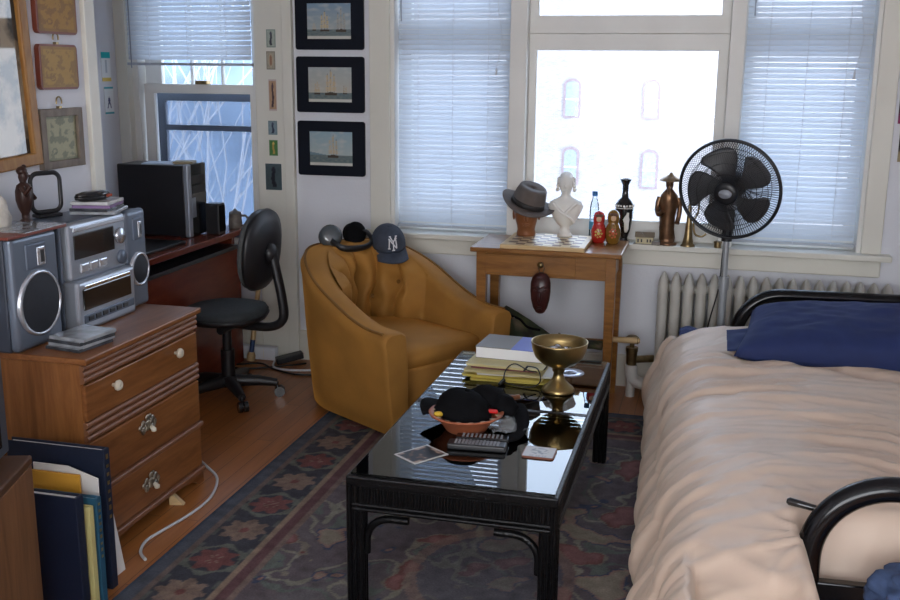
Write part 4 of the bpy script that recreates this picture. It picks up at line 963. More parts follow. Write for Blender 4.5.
# ------------------------------------------------------------------ chess table by the window
CX0,CX1,CY0,CY1,CZ=-1.105,-.390,4.655,5.068,.775
cx,cy=(CX0+CX1)/2,(CY0+CY1)/2; hx,hy=(CX1-CX0)/2,(CY1-CY0)/2
t=thing('side_table','small walnut side table with one drawer under the central window','side table',(cx,cy,0))
MB().box(-hx,hx,-hy,hy,CZ-.022,CZ).build('top',W_TABLE,t,.005)
MB().box(-hx+.05,hx-.04,-hy+.035,-hy+.05,CZ-.135,CZ-.022).box(-hx+.05,hx-.04,hy-.05,hy-.035,CZ-.135,CZ-.022).box(-hx+.035,-hx+.05,-hy+.05,hy-.05,CZ-.135,CZ-.022).box(hx-.055,hx-.04,-hy+.05,hy-.05,CZ-.135,CZ-.022).build('apron',W_TABLE,t,.002)
d=MB().box(-.285,.145,-hy+.027,-hy+.036,CZ-.122,CZ-.032).build('drawer',W_TABLE,t,.003)
MB().lathe([(.007,0),(.006,.012),(.014,.018),(.015,.025),(.009,.031),(0,.032)],20,X=T(-.018,-hy+.027,CZ-.070,rx=PI/2)).build('knob',BRASS,d)
for sx,sy in ((-1,-1),(1,-1),(-1,1),(1,1)):
    x=sx*(hx-.05) ; y=sy*(hy-.05)
    m=MB(); vs=[]
    for z,r in ((0,.018),(CZ-.135,.024),(CZ-.022,.024)): vs+=[(x-r,y-r,z),(x+r,y-r,z),(x+r,y+r,z),(x-r,y+r,z)]
    fs=[(3,2,1,0),(8,9,10,11)]
    for i in range(2):
        for k_ in range(4): k2=(k_+1)%4; fs.append((i*4+k_,i*4+k2,i*4+4+k2,i*4+4+k_))
    m.add(vs,fs).build('leg',W_TABLE,t,.003)
MB().box(-hx+.05,hx-.05,hy-.065,hy-.045,.235,.275).build('stretcher',W_TABLE,t,.003)
# chess board
t=thing('chess_board','wooden chess board lying on the side table under the hat and bust','chess board',(-.762,4.845,CZ))
MB().box(-.20,.20,-.185,.195,0,.020).build('frame',W_LIGHT,t,.003)
m=MB()
for i in range(8):
    for j in range(8):
        if (i+j)%2: a=-.172+i*.043; b_=-.165+j*.0435; m.box(a,a+.043,b_,b_+.0435,.0198,.0205)
m.build('dark_squares',wood('dark_square',(.12,.05,.02),(.2,.09,.04)),t)
m=MB()
for i in range(8):
    for j in range(8):
        if not (i+j)%2: a=-.172+i*.043; b_=-.165+j*.0435; m.box(a,a+.043,b_,b_+.0435,.0198,.0205)
m.build('pale_squares',wood('pale_square',(.60,.45,.24),(.72,.58,.36)),t)
ZB=CZ+.0207
# wooden head
def headfn(sc_):
    def fn(d,q): return q
    return fn
t=thing('head_sculpture','carved wooden head wearing the felt hat on the chess board','carved head',(-.890,4.955,ZB),rz=.15)
m=MB().loft([(0,0,0,.047,.045),(0,0,.012,.048,.046),(0,.0,.03,.043,.042),(0,-.006,.05,.046,.050),(0,-.010,.075,.053,.060),(0,-.010,.105,.059,.066),(0,-.006,.135,.062,.068),(0,-.002,.165,.060,.066),(0,.002,.19,.050,.055),(0,.004,.205,.03,.03)],28)
m.ball((0,-.072,.098),(.011,.014,.020),12,8).ball((0,-.064,.066),(.021,.010,.006),12,6).ball((0,-.062,.055),(.017,.010,.006),12,6).ball((-.024,-.064,.120),(.013,.007,.006),10,6).ball((.024,-.064,.120),(.013,.007,.006),10,6)
m.build('head',W_HEAD,t)
for s in (-1,1): MB().ball((s*.062,.0,.105),(.008,.016,.028),12,8).build('ear',W_HEAD,t)
FELT=M('grey_felt',(.115,.095,.085),.9,var=.1,vs=30,bump=.1,bs=300)
t=thing('fedora_hat','grey-brown felt fedora tilted on the carved wooden head','hat',(-.886,4.95,ZB+.155),rot=(.14,.33,.1))
def crown(u,v):
    A=u*2*PI; x=cos(A); y=sin(A)
    if v<.75: w=v/.75; r=lerp(.090,.074,w**2); z=.088*w; 
    else: w=(v-.75)/.25; r=.074*(1-w)**.6; z=.088+.016*sin(w*PI/2)-.020*sm(w)
    pin=1-.16*max(0,-y)*(v if v<.8 else .8)*abs(x)
    return V((x*r*.92*pin,y*r*1.12,z+.010*max(0,y)*v))
MB().grid(crown,40,16).build('crown',FELT,t,solid=.002)
MB().grid(lambda u,v:V((cos(u*2*PI)*lerp(.0815,.135,v),sin(u*2*PI)*lerp(.10,.150,v),.004*sin(v*PI)+.022*v*v*abs(cos(u*2*PI))**2-.016*v*max(0,-sin(u*2*PI)))),48,8).build('brim',FELT,t,solid=.003)
MB().grid(lambda u,v:V((cos(u*2*PI)*.0845*(1-.03*v),sin(u*2*PI)*.1027*(1-.03*v),.003+.024*v)),40,2).build('hat_band',M('dark_ribbon',(.022,.019,.018),.6),t,solid=.003)
# white bust
PLAS=M('white_plaster_bust',(.80,.78,.73),.55,var=.04,vs=10)
t=thing('white_bust','white plaster bust of a draped figure standing behind the chess board','bust',(-.702,4.985,ZB)); t.scale=(1.07,1.05,1.08)
m=MB().loft([(0,0,0,.034,.034),(0,0,.010,.034,.034),(0,0,.016,.026,.026),(0,0,.045,.022,.022),(0,0,.055,.034,.026),(0,0,.075,.050,.034),(0,0,.11,.070,.040),(0,.004,.14,.082,.042),(0,.006,.158,.072,.038),(0,.006,.172,.045,.030),(0,.004,.184,.024,.024),(0,.002,.200,.021,.022),(0,-.002,.214,.026,.030),(0,-.004,.235,.031,.037),(0,-.002,.258,.032,.039),(0,0,.276,.026,.032),(0,0,.288,.012,.015)],28)
m.ball((0,-.043,.236),(.006,.010,.011),10,6).ball((0,-.038,.214),(.011,.007,.004),10,6)
m.tube(bez([(-.055,-.03,.155),(-.02,-.043,.12),(.03,-.045,.09),(.045,-.03,.07)],16),.008,8).tube(bez([(.055,-.028,.155),(.02,-.042,.125),(.0,-.046,.10)],16),.008,8)
m.build('figure',PLAS,t)
h=MB()
for s in (-1,1):
    for k_ in range(4): h.ball((s*(.033+.002*k_),.004,.262-.016*k_),(.010,.016,.010),10,6)
h.ball((0,.012,.262),(.034,.034,.034),20,12).build('curled_hair',PLAS,t)
# matryoshka dolls
def doll(label,loc,body,face,apron,rz,s):
    t=thing('nesting_doll',label,'nesting doll',loc,rz,'nesting dolls on the side table')
    MB().lathe([(.0,0),(.026,0),(.031,.008),(.036,.03),(.0375,.05),(.035,.07),(.029,.088),(.0255,.094),(.027,.104),(.029,.118),(.0275,.134),(.021,.148),(.010,.156),(0,.158)],32).build('body',M(label[:12]+'_lacquer',body,.2,var=.2,vs=40,coat=.6),t)
    MB().ball((0,-.019,.119),(.016,.0115,.019),16,10).build('face',M('doll_face'+label[:6],(.62,.40,.24),.3,var=.04),t)
    m=MB()
    for k_ in range(7): A=k_*2*PI/7; m.ball((.014*cos(A),-.0335,.05+.018*sin(A)),(.006,.004,.006),8,6)
    m.ball((0,-.036,.05),(.008,.005,.009),8,6); m.build('painted_flower',M('doll_flower'+label[:6],apron,.3,var=.3,vs=60),t)
    MB().ball((0,-.0165,.133),(.0205,.0125,.012),14,8).build('hair',M('doll_hair'+label[:6],(.10,.04,.015),.4),t)
    return t
doll('smaller red-bodied nesting doll nearest the chess board',(-.533,4.965,CZ),(.42,.02,.015),0,(.55,.45,.12),.1,1)
d2=doll('gold and black nesting doll beside the red doll',(-.463,4.965,CZ),(.20,.10,.015),0,(.50,.08,.02),.1,1)
d2.scale=(1.03,1.03,1.06)
ZSI=.757
t=thing('black_vase','tall black vase with white classical figures on the windowsill','vase',(-.424,5.115,ZSI)); t.scale=(1.04,1.04,1.07)
MB().lathe([(0,0),(.030,0),(.031,.006),(.020,.014),(.018,.024),(.030,.06),(.040,.12),(.045,.165),(.044,.182),(.034,.198),(.018,.212),(.0145,.235),(.015,.27),(.026,.292),(.028,.298),(.020,.298),(.012,.28),(0,.28)],36).build('body',BLACKG,t)
m=MB()
for k_ in range(20): A=k_*PI/10; m.box(-.004,.004,.0445,.0465,.172,.180,X=T(rz=A))
m.lathe([(.0452,.163),(.0458,.1645),(.0452,.166)],36); m.build('white_band',PLAS,t)
MB().loft([(0,0,.055,.006,.003),(.001,0,.07,.011,.004),(0,0,.10,.012,.004),(-.002,0,.115,.016,.004),(.0,0,.13,.010,.004),(.003,0,.138,.007,.004),(.004,0,.148,.006,.004)],12,X=T(.012,-.0375,0,rz=.3,rx=.10)).build('white_figure',PLAS,t)
t=thing('water_bottle','slim clear bottle with blue cap on the sill behind the dolls','bottle',(-.575,5.125,ZSI))
MB().lathe([(0,0),(.022,0),(.024,.005),(.024,.16),(.020,.19),(.012,.215),(.011,.235)],24).build('body',glass('bottle_glass',(.85,.92,.97),1.3),t)
MB().lathe([(.013,.228),(.014,.23),(.014,.25),(0,.251)],20).build('cap',M('blue_cap',(.02,.13,.35),.4),t)
MB().lathe([(.0243,.06),(.0245,.061),(.0245,.10),(.0243,.101)],24).build('bottle_label',M('blue_label',(.05,.25,.42),.4),t)
t=thing('miniature_house','tiny cream model house with gabled roof on the windowsill','miniature house',(-.318,5.11,ZSI)); t.scale=(1.2,1.1,1.35)
MB().box(-.036,.036,-.018,.018,0,.028).build('walls',M('house_cream',(.55,.48,.30),.6),t,.001)
m=MB()
m.prism([(-.022,.026),(.022,.026),(0,.044)],-.040,.040,X=Matrix(((0,0,1,0),(1,0,0,0),(0,1,0,0),(0,0,0,1)))); m.prism([(-.016,.026),(.016,.026),(0,.044)],.0,.026,X=T(-.012,0,0,rx=PI/2)); m.build('roof',M('house_roof',(.20,.16,.11),.7),t)
m=MB()
for q in (-.026,-.012,.012,.024): m.box(q-.003,q+.003,-.0195,-.018,.008,.019)
m.build('windows',BLACK,t); MB().box(-.045,.045,-.026,.026,0,.002).build('base',STEIN,t)
# fisherman
BRZ=M('bronze_patina',(.16,.085,.045),.32,metal=.75,var=.35,vs=30)
t=thing('bronze_fisherman','bronze robed figure in a wide conical hat on the windowsill','statuette',(-.210,5.115,ZSI)); t.scale=(1.08,1.05,1.1)
m=MB().loft([(0,0,0,.042,.034),(0,0,.010,.040,.032),(0,0,.014,.032,.026),(-.002,0,.03,.034,.028),(-.004,0,.08,.032,.028),(-.003,0,.12,.034,.028),(0,-.002,.16,.040,.030),(.0,-.004,.20,.043,.032),(.0,-.006,.225,.038,.030),(0,-.008,.245,.022,.02),(0,-.014,.255,.014,.015),(0,-.018,.27,.018,.02),(0,-.02,.288,.018,.02),(0,-.02,.30,.012,.014)],24)
for i,p in enumerate(m.v): 
    if p.z<.22: m.v[i]=p+V((p.x,p.y,0)).normalized()*.0035*sin(9*math.atan2(p.y,p.x)+p.z*40)
m.tube(bez([(-.04,-.004,.215),(-.050,-.012,.17),(-.042,-.03,.14),(-.020,-.042,.155)],16),[.014]*4+[.012]*13,10).tube(bez([(.04,-.004,.215),(.050,-.006,.17),(.046,-.012,.125),(.040,-.022,.10)],16),[.014]*4+[.011]*13,10)
m.tube(bez([(.0,-.034,.268),(-.002,-.036,.245),(.0,-.034,.225)],8),[.008,.008,.007,.006,.005,.004,.003,.002,.001][:9],8)
m.ball((0,-.040,.278),(.004,.006,.006),8,6)
m.build('robed_body',BRZ,t)
MB().lathe([(.050,-.004),(.048,.0),(.025,.014),(.010,.022),(.006,.030),(0,.032)],32,X=T(.004,-.018,.296,rx=.06)).build('conical_hat',M('bronze_hat',(.26,.18,.11),.35,metal=.6,var=.2),t)
MB().lathe([(.044,.0),(.046,.006),(.04,.012)],28,sy=.8).build('base',BRZ,t)
t=thing('brass_horn','brass hunting horn standing on its bell on the windowsill','horn',(-.108,5.105,ZSI))
MB().lathe([(.036,0),(.037,.002),(.028,.012),(.021,.04),(.016,.09),(.012,.15),(.009,.20),(.007,.21)],28).build('bell',OLDBRASS,t)
MB().tube(bez([(.0,0,.205),(.012,0,.235),(.04,.0,.23),(.04,.0,.17),(.022,0,.12),(.03,.0,.065),(.06,0,.05),(.085,0,.065)],40),.005,8).build('tubing',OLDBRASS,t)
o=MB().cyl((0,0,0),(0,0,.024),.018,n=20).cyl((0,0,.024),(0,0,.03),.02).build('brass_tin',OLDBRASS,loc=(.035,5.10,ZSI)); tag(o,'little brass tin on the windowsill behind the fan pole','tin')
o=MB().box(-.02,.02,-.012,.012,0,.018).build('small_box',STEIN,bevel=.002,loc=(-.262,5.085,ZSI)); tag(o,'tiny grey box between model house and bronze figure on sill','box')
# mask hanging from the drawer knob
t=thing('hanging_mask','dark carved wooden mask hanging from the side table drawer knob','mask',(-.757,4.640,.478))
m=MB().loft([(0,0,0,.012,.008),(0,-.004,.008,.022,.014),(0,-.006,.03,.034,.022),(0,-.008,.07,.044,.028),(0,-.008,.11,.048,.030),(0,-.006,.15,.047,.028),(0,-.003,.175,.040,.022),(0,0,.19,.026,.015),(0,0,.196,.01,.008)],28)
m.ball((0,-.038,.085),(.008,.010,.03),10,8).ball((0,-.030,.035),(.014,.008,.005),10,6).ball((0,-.030,.026),(.012,.007,.004),10,6).ball((-.02,-.032,.115),(.011,.006,.006),10,6).ball((.02,-.032,.115),(.011,.006,.006),10,6).tube(bez([(-.036,-.026,.128),(-.018,-.038,.134),(0,-.036,.126),(.018,-.038,.134),(.036,-.026,.128)],20),.004,6)
m.build('mask_face',wood('mask_wood',(.025,.006,.006),(.06,.017,.014),(6,6,2),.3,.3),t)
MB().tube([(-.006,.004,.19),(-.014,.004,.215),(0,.002,.245),(.014,.004,.215),(.006,.004,.19)],.0018,6).build('hanging_loop',BLACK,t)
# camouflage bag
def camo(x,y,z):
    n=noise.noise(V((x*14,y*14,z*14))); k=noise.noise(V((x*14+9,y*14,z*14+4)))
    return (.030,.028,.022) if n>.22 else (.16,.12,.07) if n<-.32 else (.085,.09,.035) if k>.12 else (.045,.055,.030)
m=MB(); N=26; vs=[]; fs=[]; k_=18; ps=[]
for i in range(N+1):
    u=i/N; x=-1.03+u*.55; top=lerp(.455,.305,sm((u-.05)/.62))*(.82+.18*min(1,u*10)); bot=lerp(.12,.262,sm(u/.6)); hy_=lerp(.075,.022,sm(u/.7))*(min(1,.25+u*8))
    for j in range(k_):
        A=2*PI*j/k_; p=V((x,4.86+hy_*cos(A),(top+bot)/2+(top-bot)/2*sin(A))); p+=V((0,1,.6))*noise.noise(p*14)*.010; vs.append(p)
for i in range(N):
    for j in range(k_): j2=(j+1)%k_; fs.append((i*k_+j,i*k_+j2,(i+1)*k_+j2,(i+1)*k_+j))
fs.append(list(range(k_))[::-1]); fs.append(list(range(N*k_,(N+1)*k_)))
m.add(vs,fs,True); m.col={i:camo(*p) for i,p in enumerate(m.v)}
t=thing('camouflage_bag','camouflage fabric bag slumped under the side table behind the armchair','bag',(-.78,4.86,.1))
o=m.build('bag_body',vcol('camo_cloth',.85),t); o.location=(.78,-4.86,-.1)
MB().tube(bez([(-.16,-.09,.33),(-.10,-.085,.31),(-.06,-.075,.27),(.0,-.06,.255)],20),.006,6).build('strap',BLACKM,t)
MB().ball((-.13,-.088,.315),(.008,.005,.010),8,6).build('buckle',CHROME,t)
MB().box(-.12,.10,-.06,.05,-.1,.03).build('bag_base',M('bag_bottom',(.04,.045,.03),.9),t,.02)

# ------------------------------------------------------------------ radiator
RADP=M('radiator_paint',(.50,.48,.43),.45,var=.06,vs=8)
t=thing('radiator','cream cast-iron column radiator under the window behind the bed','radiator',(-.21,5.03,0))
for i in range(18):
    x=.0+i*.0605
    m=MB(); 
    for yy in (-.045,.045): m.loft([(x,yy,.07,.016,.028),(x,yy,.10,.025,.036),(x,yy,.16,.0255,.036),(x,yy,.54,.0255,.036),(x,yy*.9,.575,.0265,.037),(x,yy*.7,.60,.021,.032),(x,yy*.5,.622,.012,.022),(x,yy*.4,.634,.004,.008)],14)
    m.box(x-.012,x+.012,-.03,.03,.09,.13).box(x-.012,x+.012,-.03,.03,.54,.58); m.build('radiator_section',RADP,t)
MB().cyl((-.02,0,.12),(1.05,0,.12),.022).cyl((-.02,0,.555),(1.05,0,.555),.020).build('connecting_tube',RADP,t)
m=MB()
for x in (0,17*.0605):
    for yy in (-.045,.045): m.cyl((x,yy,0),(x,yy,.08),.020,.014)
m.build('foot',RADP,t)
v=MB().cyl((-.135,-.05,.155),(-.135,-.05,.235),.024,.028).cyl((-.135,-.05,.235),(-.135,-.05,.255),.030).cyl((-.135,-.05,.255),(-.135,-.05,.285),.012).lathe([(.012,0),(.03,.004),(.032,.014),(.02,.022),(0,.023)],20,X=T(-.135,-.05,.292)).cyl((-.135,-.05,.19),(-.03,0,.19),.018).build('valve',OLDBRASS,t)
MB().tube(bez([(-.135,-.05,.165),(-.135,-.05,.12),(-.12,-.05,.085),(-.08,-.05,.07),(-.03,-.05,.07)],18),.030,14).cyl((-.135,-.05,0),(-.135,-.05,.10),.022).build('supply_pipe',M('white_pipe',(.62,.60,.56),.5,var=.08),t)
t=thing('wooden_rod','short pale wooden rod laid across the radiator valve','rod',(-.375,4.905,.305))
MB().tube([(-.085,0,0),(-.07,0,.002),(.05,0,.004),(.062,0,.004),(.072,0,.004)],[.012,.0135,.016,.016,.010],14).build('rod',W_LIGHT,t)
MB().tube([(.058,-.0,.004),(.064,0,.004)],[.0172,.0172],14).build('end_band',OLDBRASS,t)
# ------------------------------------------------------------------ pedestal fan
FANB=M('fan_black',(.012,.013,.016),.35,var=.05); FANBL=M('fan_blade',(.075,.075,.080),.35,var=.04); POLE=M('fan_pole_grey',(.36,.38,.40),.35,metal=.4,var=.04)
FX_,FY_=.072,4.86
t=thing('pedestal_fan','black pedestal fan on a grey pole in front of the window','fan',(FX_,FY_,0))
MB().lathe([(0,0),(.17,0),(.175,.008),(.165,.02),(.06,.035),(.03,.05),(0,.05)],40).build('base',FANB,t)
MB().cyl((0,0,.045),(0,0,.62),.019).cyl((0,0,.60),(0,0,.66),.024).cyl((0,0,.64),(0,0,.96),.014).build('pole',POLE,t)
MB().cyl((0,0,.83),(0,0,.90),.024).box(-.028,.028,-.02,.05,.90,.98).build('neck',FANB,t,.004)
hc=V((-.004,-.085,1.078)); d=V((-.24,-.94,-.17)).normalized()      # fan axis towards the viewer
zx=d; xx=V((0,0,1)).cross(zx).normalized(); yy=zx.cross(xx)
X=Matrix((xx,yy,zx)).transposed().to_4x4(); X.translation=hc
RF=.226
MB().ball((0,0,-.10),(.058,.058,.075),24,14,X=X).build('motor_housing',FANB,t)
rim=MB()
rim.tube([V((RF*cos(a*PI/32),RF*sin(a*PI/32),0)) for a in range(64)],.008,8,closed=True,X=X,flat=1.6); rim.build('grille_rim',FANB,t)
def grille(sgn,depth,name):
    m=MB()
    for k_ in range(120):
        A=2*PI*k_/120; tw=.35*sgn
        P=[]
        for j in range(7):
            r=lerp(.045,RF,j/6); z=sgn*depth*(1-(max(0,r-.10)/(RF-.10))**2.2) if r>.10 else sgn*depth
            a=A+tw*(1-r/RF); P.append(V((r*cos(a),r*sin(a),z)))
        m.tube(P,.0013,4,X=X,caps=False)
    for r in (.085,.135,.18):
        z=sgn*depth*(1-(max(0,r-.10)/(RF-.10))**2.2) if r>.10 else sgn*depth
        m.tube([V((r*cos(a*PI/24),r*sin(a*PI/24),z)) for a in range(48)],.0016,4,closed=True,X=X)
    m.build(name,FANB,t)
grille(1,.062,'front_grille'); grille(-1,.055,'rear_grille')
MB().lathe([(.053,-.006),(.055,.0),(.05,.010),(.03,.014),(0,.015)],32,X=X@T(0,0,.062)).build('front_cap',FANB,t)
MB().lathe([(.026,0),(.026,.003),(0,.004)],28,X=X@T(0,0,.076),sx=1.15,sy=.8).build('oval_badge',M('badge_silver',(.30,.32,.36),.4,metal=.2,var=.03),t)
MB().cyl((0,0,-.03),(0,0,.035),.035,X=X).build('blade_hub',FANB,t)
for k_ in range(5):
    A0=2*PI*k_/5+.35
    def bl(u,v):
        r=lerp(.03,.192,v); wdt=lerp(.40,.52,sm(v*1.3))*(1 if v<.85 else 1-.35*((v-.85)/.15)**2); a=A0+.35*v+(u-.5)*2*wdt*.95
        return V((r*cos(a),r*sin(a),(u-.5)*.034))
    MB().grid(bl,10,12,X=X).build('blade',FANBL,t,solid=.002)
MB().tube(bez([(.0,.02,.85),(-.012,.012,.79),(-.022,.01,.6),(-.06,.03,.40),(-.07,.04,.2),(-.06,.06,.01)],40),.0035,6).build('power_cord',BLACK,t)
# ------------------------------------------------------------------ bed
BEDR=.05
BM=M('black_steel_tube',(.004,.004,.005),.16,var=.05,spec=.35)
bo=V((.0,2.45,0))
bed=thing('daybed_frame','black tubular metal daybed frame under the beige duvet','bed',tuple(bo),rz=BEDR)
XE=.245
def arm(y,z1,XE):
    r=.19; P=[V((XE,y,.0)),V((XE,y,.2)),V((XE,y,z1-r))]+arc((XE+r,y,z1-r),r,PI,PI/2,14)[1:]+[V((XE+r+.25,y,z1)),V((1.20-r,y,z1))]+arc((1.20-r,y,z1-r),r,PI/2,0,12)[1:]+[V((1.20,y,.2)),V((1.20,y,0))]
    return MB().tube(P,.031,16)
arm(.0,.628,.282).build('near_arm',BM,bed); arm(2.17,.632,.245).build('far_arm',BM,bed)
MB().box(.28,1.2,-.015,.015,.30,.375).build('near_crossbar',BM,bed,.004)
MB().box(XE,1.2,2.155,2.185,.30,.36).build('far_crossbar',BM,bed,.004)
MB().box(.05,.10,.04,2.14,.26,.31).build('side_rail',BM,bed,.004)
MB().box(1.15,1.2,.04,2.14,.26,.31).build('side_rail',BM,bed,.004)
for y in (.08,2.08): MB().cyl((.08,y,0),(.08,y,.27),.02).build('leg',BM,bed)
o=MB().box(.05,1.17,.10,2.12,.315,.425).build('futon_mattress',M('navy_sheet',(.012,.026,.11),.85,var=.12,vs=20),bevel=.04,seg=3,loc=tuple(bo),rot=(0,0,BEDR)); tag(o,'futon mattress in a navy sheet between frame and duvet','mattress')
DUV=M('beige_duvet_cloth',(.62,.475,.37),.5,var=.04,vs=5,sheen=.2,bump=.04,bs=400)
def duvpt(u,v):
    # u: 0 hem at the left floor .. 1 right edge ; v: 0 near .. 1 far
    s=u*1.66        # arc length from hem
    y=-.55+v*2.69
    hem=.045+.02*noise.noise(V((0,y*3,0)))
    Ht=.475; side=.36; rad=.16
    out=-.072+.015*noise.noise(V((3,y*1.7,5)))
    if s<side:
        w=s/side; x=out+.02*w-.055*sin(PI*w*.95)*(1); z=hem+w*(Ht-rad-hem)
    elif s<side+rad*1.4:
        a=(s-side)/(rad*1.4)*PI/2; x=out+.02+rad*1.15*(1-cos(a))-.055*sin(PI*.95)*(1-a/(PI/2)); z=Ht-rad+rad*sin(a)
    else:
        x=out+.02+rad*1.15+(s-side-rad*1.4); z=Ht
    top=sm((s-side+.05)/.35)
    # crosswise folds running from the left edge, bending towards the near end on the right
    fy=y-.16*x*x*0-.10*(x+.2)+.05*noise.noise(V((x*2.2,y*2.2,9)))
    warp=fy+.10*noise.noise(V((x*1.7,fy*2.1,1)))+.03*noise.noise(V((x*4,fy*6,31)))
    amp=.0185*(.25+1.1*sm(.5+1.1*noise.noise(V((x*2.2,y*2.4,21)))))
    rid=(1-abs(sin(warp*PI/.125)))**1.6*.8+.75*sm(.5+1.5*noise.noise(V((x*3,y*3,41))))*(1-abs(sin(warp*PI/.083+1.3+2*noise.noise(V((x*1.5,y*2,3))))))**2
    fade=1 if y>.4 else lerp(.45,1,sm((y+.5)/.9))
    dz=amp*rid*fade*(1.1 if s<.95 else lerp(1.1,.35,sm((s-.95)/.5)))
    big=.030*noise.noise(V((x*2.0+4,y*2.0,2)))*top+.012*noise.noise(V((x*6,y*6,7)))
    diag=.010*(1-abs(sin((x*.8+y*1.0)*PI/.30+noise.noise(V((x*3,y*3,8)))*2)))**3*sm((.5-y)/.6)
    dz+=big+diag+.0045*(1-abs(noise.noise(V((x*5,y*13,51)))))**5*1.6*fade
    rr_=math.hypot(x-.30,y+.02); tt_=math.atan2(y+.02,x-.30)
    dz+=.013*(1-abs(sin(tt_*5.5+1.2*noise.noise(V((x*5,y*5,61))))))**2.5*math.exp(-rr_/.32)*sm((s-.5)/.2)
    end=sm((2.14-y)/.10); sink=(1-end)*.12+.20*sm((.12-y)/.75)**1.3*(1-sm((s-.62)/.14))+(.20*sm((.15-y)/.10)*sm((s-.70)/.08))
    cr=.025*sm((s-.5)/.4)*sm((1.3-s)/.4)
    if s<side+rad*.7: return V((x-dz*1.15,y,z))
    # deep seam crease running off diagonally at the far end
    seam=.03*math.exp(-(((y-(1.72-.42*(x-.1)))/.05)**2))*sm((x-.05)/.2)
    return V((x-dz*.25,y,z+dz+cr-sink-seam))
dm=MB().grid(duvpt,170,300); keep=[]
for i,f in enumerate(dm.f):
    uu_=(f[0]%171)/170*1.66; yy_=-.55+(f[0]//171)/300*2.69
    if not (uu_>.735 and yy_<.045): keep.append(i)
dm.f=[dm.f[i] for i in keep]; dm.sm=[dm.sm[i] for i in keep]; dm.mi=[dm.mi[i] for i in keep]
o=dm.build('beige_duvet',DUV,loc=tuple(bo),rot=(0,0,BEDR),solid=.012); tag(o,'rumpled beige satin duvet spread over the daybed','duvet')
# navy pillow
NAVP=M('navy_pillow_cloth',(.010,.022,.095),.8,var=.12,vs=12,sheen=.2,bump=.06,bs=300)
t=thing('long_pillow','long navy blue pillow lying at the far end of the bed','pillow',(.60,4.30,.470),rz=.02)
def pil(d,q):
    f=1+.06*noise.noise(d*2.2+V((1,5,2)))+.03*noise.noise(d*6); return V((q.x*f,q.y*f,q.z*f))
vs=MB()
def pf(top):
    def fn(u,v):
        x=(u-.5)*2; y=(v-.5)*2; e=max(0,(1-abs(x)**5))*max(0,(1-abs(y)**3.2)); h=.112*e**.45
        n=.014*noise.noise(V((x*3,y*3,4)))+.007*noise.noise(V((x*9,y*8,1)))
        X_=x*.47*(1-.03*(1-abs(y)))+.045*y*sm(-x); h*=1+.16*x; Y_=y*.25
        return V((X_,Y_,.072+(h+n*e if top else -h*.62)))
    return fn
MB().grid(pf(True),60,36).grid(lambda u,v:pf(False)(1-u,v),60,36).build('pillow_body',NAVP,t,weld=True)
t.rotation_euler=(.16,0,.02); t.location=(.625,4.28,.478)
def flap(u,v):
    x=-.535+u*.26; y=lerp(-.20+.06*(1-u),.06,v)+u*-.02; return V((x,y,lerp(.048,.10,u)+.010*noise.noise(V((u*4,v*4,2)))))
MB().grid(flap,20,16).build('pillowcase_flap',NAVP,t,solid=.006)
o=MB().grid(lambda u,v:V((-.11+u*.30,4.50+v*.12+.02*noise.noise(V((u*4,v,0))),.455+.02*noise.noise(V((u*6,v*3,4)))+.01*sin(u*9))),24,8).build('navy_sheet_corner',NAVP,solid=.006); tag(o,'navy bedsheet corner peeking past the duvet near the fan pole','sheet')
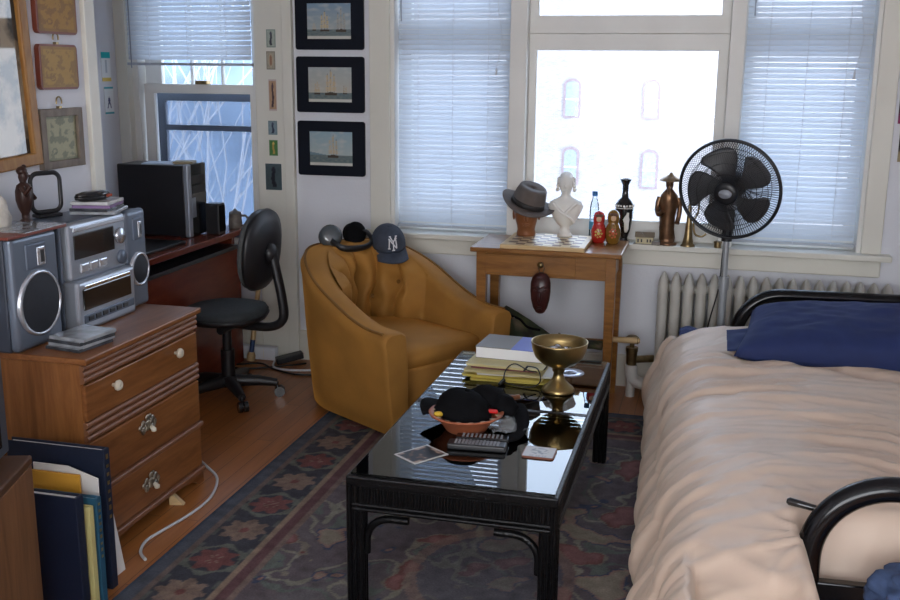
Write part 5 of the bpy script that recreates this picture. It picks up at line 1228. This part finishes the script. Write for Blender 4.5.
# pen-like handle on the bed
t=thing('black_wand','slim black handle lying on the duvet by the near arm','handle',(.290,2.565,.522),rot=(0,.10,-.22))
MB().tube([(-.06,0,0),(-.054,0,0),(-.02,0,0),(.04,0,0),(.07,0,0)],[.006,.0105,.0095,.008,.006],12).build('shaft',BLACKG,t)
MB().tube([(-.0605,0,0),(-.056,0,0)],[.004,.0085],12).build('end_cap',SILVERD,t)
o=MB().ball((0,0,0),(.13,.12,.06),64,36,fn=lambda d,q:q*(1+.28*noise.noise(d*2.5)+.10*noise.noise(d*7))).build('blue_jeans',M('denim',(.045,.075,.16),.9,var=.2,vs=40,bump=.2,bs=300),loc=(.545,2.345,.415)); tag(o,'bunched blue denim garment at the near end of the bed','clothing')
# ------------------------------------------------------------------ light
w=bpy.data.worlds.new('World'); sc.world=w; w.use_nodes=True; nt=w.node_tree; bg=nt.nodes['Background']; L=nt.links.new
tc=nd(nt,'ShaderNodeTexCoord'); sx=nd(nt,'ShaderNodeSeparateXYZ'); L(tc.outputs['Generated'],sx.inputs[0])
cr=nd(nt,'ShaderNodeValToRGB'); e=cr.color_ramp.elements; e[0].position=.0; e[0].color=(.86,.92,1.0,1); e[1].position=.6; e[1].color=(.62,.78,1.0,1)
L(sx.outputs['Z'],cr.inputs[0]); L(cr.outputs[0],bg.inputs['Color']); bg.inputs['Strength'].default_value=SKY
def area(name,loc,rot,sx_,sy_,power=0,portal=False,col=(1,1,1)):
    l=bpy.data.lights.new(name,'AREA'); l.shape='RECTANGLE'; l.size=sx_; l.size_y=sy_; l.energy=power; l.color=col; l.cycles.is_portal=portal
    o=bpy.data.objects.new(name,l); COL.objects.link(o); o.location=loc; o.rotation_euler=rot; return o
area('window_portal',(-.48,YW+.02,1.45),(-PI/2,0,0),2.4,1.6,portal=True)
area('window_portal',(-2.8,YW+.02,1.4),(-PI/2,0,0),.8,1.6,portal=True)
area('rear_fill_light',(-.2,YR-.12,1.55),(PI/2,0,0),2.8,1.45,power=REAR,col=(1.0,.93,.86))  # warm frontal fill lamp added behind the camera, out of view
sc.view_settings.view_transform='Standard'; sc.view_settings.look='None'; sc.view_settings.gamma=1; sc.view_settings.use_curve_mapping=False; sc.view_settings.exposure=EXPO
sc.cycles.use_denoising=True; sc.cycles.max_bounces=10; sc.cycles.diffuse_bounces=5; sc.cycles.transparent_max_bounces=16; sc.cycles.sample_clamp_indirect=6; sc.cycles.caustics_reflective=False; sc.cycles.caustics_refractive=False
